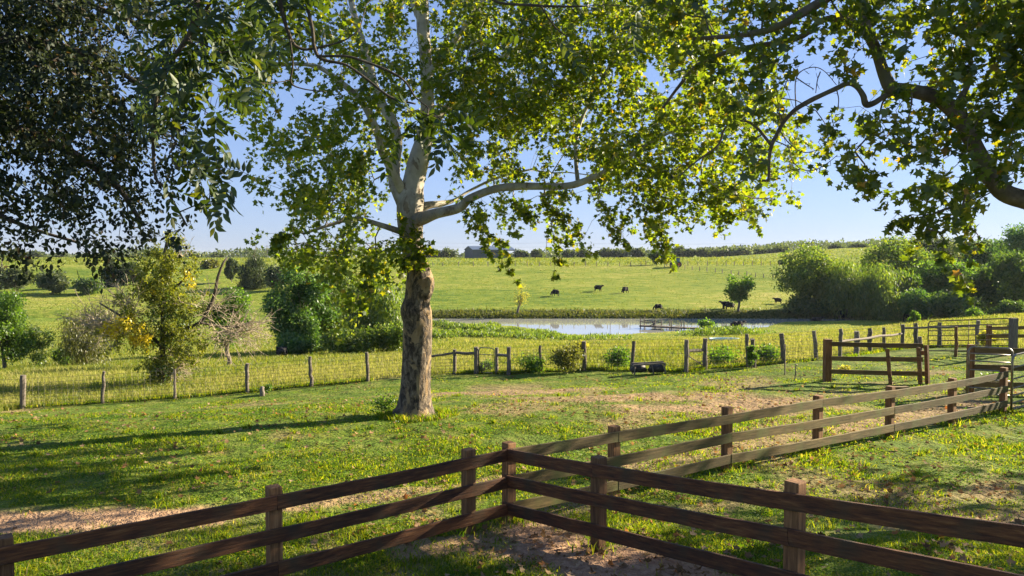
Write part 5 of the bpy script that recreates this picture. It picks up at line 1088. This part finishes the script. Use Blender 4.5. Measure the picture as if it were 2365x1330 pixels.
# ------------------------------------------------------------------ grasses and litter
def scatter(n, y0, y1, half=.74, pad=1.5, p=2.0):
    """ground points, density falling with distance like 1/y^p (p=2 keeps it even in view)"""
    u = rng.random(n); y = y0 * (y1 / y0) ** u if p == 2 else (y0 ** (2 - p) + u * (y1 ** (2 - p) - y0 ** (2 - p))) ** (1 / (2 - p))
    x = rng.uniform(-1, 1, n) * (y * half + pad); return x, y
def blades(name, x, y, h, wd, mat, lean=.35, label=None, curl=True):
    z = terrain(x, y) - .01; n = len(x); a = rng.uniform(0, 2 * np.pi, n); u = np.stack((np.cos(a), np.sin(a), np.zeros(n)), 1)
    ln = np.abs(rng.normal(size=n)) * lean; b = rng.uniform(0, 2 * np.pi, n); d = np.stack((np.cos(b) * ln, np.sin(b) * ln, np.ones(n)), 1)
    B = np.stack((x, y, z), 1); M_ = B + d * (h * .55)[:, None]; T = B + (d * np.array((2.1, 2.1, .92))) * h[:, None] * .98
    V = np.stack((B - u * wd[:, None] * .5, B + u * wd[:, None] * .5, M_ + u * wd[:, None] * .36, T, M_ - u * wd[:, None] * .36), 1).reshape(-1, 3)
    fl = np.array([0, 1, 2, 4, 4, 2, 3]); loops = (fl[None] + (np.arange(n) * 5)[:, None]).ravel(); sizes = np.tile([4, 3], n)
    o = np_mesh(name, V, loops, sizes, mat); return tag(o, label, 'grass', None, 'stuff')
LAWN = leaf_mat('lawn_blade', [(0, (.055, .115, .008)), (.35, (.105, .175, .012)), (.65, (.19, .22, .02)), (.94, (.25, .24, .045)), (1, (.36, .30, .12))], (2.1, 2.1, .4), .5, .008)
DRYG = leaf_mat('straw_blade', [(0, (.18, .22, .04)), (.4, (.27, .28, .075)), (.75, (.36, .345, .12)), (1, (.46, .42, .20))], (1.2, 1.2, .6), .45, .0)
FLDG = leaf_mat('field_blade', [(0, (.07, .12, .015)), (.5, (.13, .17, .025)), (1, (.22, .22, .05))], (1.9, 1.8, .5), .45, .02)
# lawn: short tussocky grass and clover, thin on the bare soil
x, y = scatter(420000, 4.2, 29)
dm = dirt_mask(x, y); wy = wire_y(x); lush = fbm(x / 1.3, y / 1.3, 71); keep = (rng.random(len(x)) > dm * 1.05) & (y < wy + .4) & (rng.random(len(x)) < (.30 + 1.1 * lush) * (1 - .25 * ss(11, 19, y)))
x, y, lush = x[keep], y[keep], lush[keep]
hh = (.014 + .19 * np.clip(lush - .2, 0, 1) ** 1.7 * rng.uniform(.4, 1.3, len(x))) * (1 - .35 * ss(12, 22, y)); blades('lawn_grass', x, y, hh, (.004 + .0011 * y) * rng.uniform(.7, 1.4, len(x)), LAWN, .6, 'short uneven green grass covering the lawn')
cx, cy = scatter(520, 4.6, 22); kx = np.repeat(cx, 38); ky = np.repeat(cy, 38); r_ = np.abs(rng.normal(size=len(kx))) * np.repeat(rng.uniform(.04, .13, 520), 38); a_ = rng.uniform(0, 6.28, len(kx)); x, y = kx + r_ * np.cos(a_), ky + r_ * np.sin(a_)
k = (y < wire_y(x)) & (rng.random(len(x)) > dirt_mask(x, y) * .9); x, y = x[k], y[k]; blades('grass_tufts', x, y, rng.uniform(.05, .15, len(x)), (.004 + .0007 * y) * rng.uniform(.7, 1.4, len(x)), LAWN, .5, 'coarse taller tufts standing up from the short lawn')
x, y = scatter(150000, 4.2, 20); dm = dirt_mask(x, y); cl = fbm(x / .8 + 4, y / .8, 81); k = (cl > .5) & (rng.random(len(x)) > dm * 1.1); x, y = x[k], y[k]; n = len(x)
P = np.stack((x, y, terrain(x, y) + rng.uniform(.005, .05, n)), 1)
CLOV = leaf_mat('clover_leaf', [(0, (.03, .075, .012)), (.6, (.06, .12, .018)), (1, (.10, .16, .02))], (2.0, 2.2, .45), .45, .012)
o = cards('clover', RH_V, RH_F, P, norm(rng.normal(size=(n, 3)) * np.array((1, 1, .35))), norm(np.array((0, 0, 1.)) + rng.normal(size=(n, 3)) * .45), (.012 + .0016 * y) * rng.uniform(.7, 1.5, n), CLOV, width=(.014 + .0018 * y)); tag(o, 'patches of low broad-leaved clover in the lawn', 'clover', None, 'stuff')
# taller tufts along fence feet and the trunk
tx_, ty_ = [], []
for L_ in (PA, PBx, PC):
    for a, b in zip(L_[:-1], L_[1:]):
        k = 900; t_ = rng.random(k); tx_.append(a[0] + (b[0] - a[0]) * t_ + rng.normal(size=k) * .12); ty_.append(a[1] + (b[1] - a[1]) * t_ + np.abs(rng.normal(size=k)) * .25)
for p in L_P + F_P + R_P: tx_.append(p[0] + rng.normal(size=90) * .13); ty_.append(p[1] + rng.normal(size=90) * .13)
an = rng.uniform(0, 6.28, 1100); tx_.append(-2.15 + np.cos(an) * rng.uniform(.5, .95, 1100)); ty_.append(17 + np.sin(an) * rng.uniform(.5, .95, 1100))
x, y = np.concatenate(tx_), np.concatenate(ty_); blades('fence_weeds', x, y, rng.uniform(.04, .2, len(x)), (.006 + .0009 * y) * rng.uniform(.7, 1.4, len(x)), LAWN, .4, 'ragged taller grass left uncut along the fence feet')
# straw meadow between the wire fence and the pond
x, y = scatter(420000, 21, 132, .76, 3); wy = wire_y(x); nb = np.interp(x, NBX, NBY); gr = fbm(x / 5, y / 5, 14); k = (y > wy + .25) & (y < nb - .5) & (rng.random(len(x)) < 1.2 - .7 * ss(-30, -2, y - nb)); x, y, gr = x[k], y[k], gr[k]
isdry = (gr + .10 * rng.normal(size=len(x)) < .52) & ~((y > 45) & (x < -8) & (rng.random(len(x)) < .6))
hh = rng.uniform(.12, .42, len(x)) * (.35 + 1.1 * fbm(x / 4, y / 4, 17)) * (1 - .55 * ss(-45, -8, y - np.interp(x, NBX, NBY))); ww = (.004 + .0008 * y) * rng.uniform(.6, 1.3, len(x))
blades('meadow_grass', x[isdry], y[isdry], hh[isdry], ww[isdry], DRYG, .32, 'tall straw-yellow meadow grass sloping down to the pond')
blades('meadow_grass_green', x[~isdry], y[~isdry], hh[~isdry] * .9, ww[~isdry], FLDG, .32, 'greener patches of tall grass in the straw meadow')
# far slope
x, y = scatter(200000, 141.5, 420, .76, 5, 2.0); k = rng.random(len(x)) < -.1 + fbm(x / 9, y / 9, 23); x, y = x[k], y[k]
blades('slope_grass', x, y, rng.uniform(.06, .2, len(x)) + .55 * (y > 224) * rng.random(len(x)), .0009 * y * rng.uniform(.7, 1.5, len(x)), FLDG, .4, 'grazed green grass on the slope beyond the pond')
# pond bank weeds: soft green mounds on the near bank, darker rough on the far bank
PX = []
for px, Y, hw, h, k in [(1010, 117, 70, .9, 2600), (1090, 113, 60, .9, 2400), (1150, 108, 60, .85, 2200), (1230, 101, 45, .8, 2000), (1300, 99, 40, .5, 1200), (1050, 96, 90, .8, 2500), (1180, 96, 80, .7, 1800), (960, 100, 60, 1.2, 1500), (1390, 99, 40, .5, 500), (1670, 103, 50, 1.2, 1800), (1720, 104, 30, .9, 800), (1610, 102, 30, .6, 400), (860, 110, 70, 1.3, 1600)]:
    c = gp(px, Y); s = hw * Y / F
    for j in range(9):
        cx, cy = c[0] + rng.uniform(-1, 1) * s, c[1] + rng.uniform(-1, 1) * 3.5; R_ = rng.uniform(.8, 1.5); d = rdir(k // 9); d[:, 2] = np.abs(d[:, 2]); PX.append(np.stack((cx + d[:, 0] * R_ * 1.5, cy + d[:, 1] * R_ * 1.3, gz(cx, cy) + d[:, 2] * h * rng.uniform(.45, 1.0) * rng.uniform(.6, 1.05, len(d))), 1))
P = np.vstack(PX); n = len(P); o = cards('bank_weeds', RH_V, RH_F, P, norm(rdir(n) * .6 + np.array((0, 0, .8))), rdir(n), .42 * rng.uniform(.6, 1.3, n), LM['willow'], width=.2); tag(o, 'soft pale green weeds heaped along the near pond bank', 'weeds', None, 'stuff')
x = rng.uniform(-24, 100, 26000); y = 136.2 + np.abs(rng.normal(size=26000)) * 2.1; k = (rng.random(len(x)) < .2 + fbm(x / 5, y / 2, 91)) & (y < 143); x, y = x[k], y[k]
blades('bank_grass', x, y, rng.uniform(.2, .7, len(x)), .2 * rng.uniform(.7, 1.4, len(x)), leaf_mat('bank_blade', [(0, (.05, .075, .014)), (.5, (.10, .12, .025)), (1, (.16, .15, .05))], (1.7, 1.7, .5), .4, .02), .4, 'rough darker grass on the steep far pond bank')
x = rng.uniform(22, 60, 7000); y = 134.6 + rng.normal(size=7000) * .6; k = fbm(x / 4, y, 95) > .42; x, y = x[k], y[k]
blades('reeds', x, y, .25 + rng.uniform(.15, .6, len(x)), .12 * rng.uniform(.7, 1.4, len(x)), LM['green'], .3, 'bright green reeds at the water line below the small pond tree')
# fallen leaves
x, y = scatter(14000, 4.5, 27); wy = wire_y(x); lit = fbm(x / 1.6, y / 1.6, 101) + .25 * np.exp(-((x - 6) ** 2 + (y - 15) ** 2) / 40); k = (y < wy) & (rng.random(len(x)) < np.clip((lit - .38) * 2.6, .05, 1)); x, y = x[k], y[k]; n = len(x)
P = np.stack((x, y, terrain(x, y) + rng.uniform(.015, .055, n)), 1)
FALL = leaf_mat('fallen_leaf', [(0, (.10, .06, .03)), (.35, (.20, .125, .065)), (.65, (.30, .21, .12)), (.88, (.38, .28, .18)), (1, (.36, .13, .03))], (1.3, 1.1, .6), .25, .0)
o = cards('fallen_leaves', [(a, b, c * 2.2) for a, b, c in SYC_V], SYC_F, P, norm(rng.normal(size=(n, 3)) * np.array((1, 1, .25))), norm(np.array((0, 0, 1.)) + rng.normal(size=(n, 3)) * .4), rng.uniform(.035, .095, n), FALL); tag(o, 'dry brown sycamore leaves scattered on the lawn', 'leaves', None, 'stuff')

# ------------------------------------------------------------------ air between here and the far wood
m, N, L, out = new_mat('haze_air')
v = N('ShaderNodeVolumePrincipled'); v.inputs['Color'].default_value = (.80, .88, 1, 1); v.inputs['Density'].default_value = HAZE; v.inputs['Anisotropy'].default_value = .2
L(v.outputs[0], out.inputs['Volume'])
zb, zt = float(GZ.min()) - 1.0, 28.0
xm = float(np.abs(GX).max()) + 5
h = MB().add([(-xm, -40, zb), (xm, -40, zb), (xm, 3320, zb), (-xm, 3320, zb), (-xm, -40, zt), (xm, -40, zt), (xm, 3320, zt), (-xm, 3320, zt)], [(3, 2, 1, 0), (4, 5, 6, 7), (0, 1, 5, 4), (1, 2, 6, 5), (2, 3, 7, 6), (3, 0, 4, 7)]).build('haze', m)
tag(h, 'thin pale haze in the air over the pasture', 'haze', None, 'stuff')
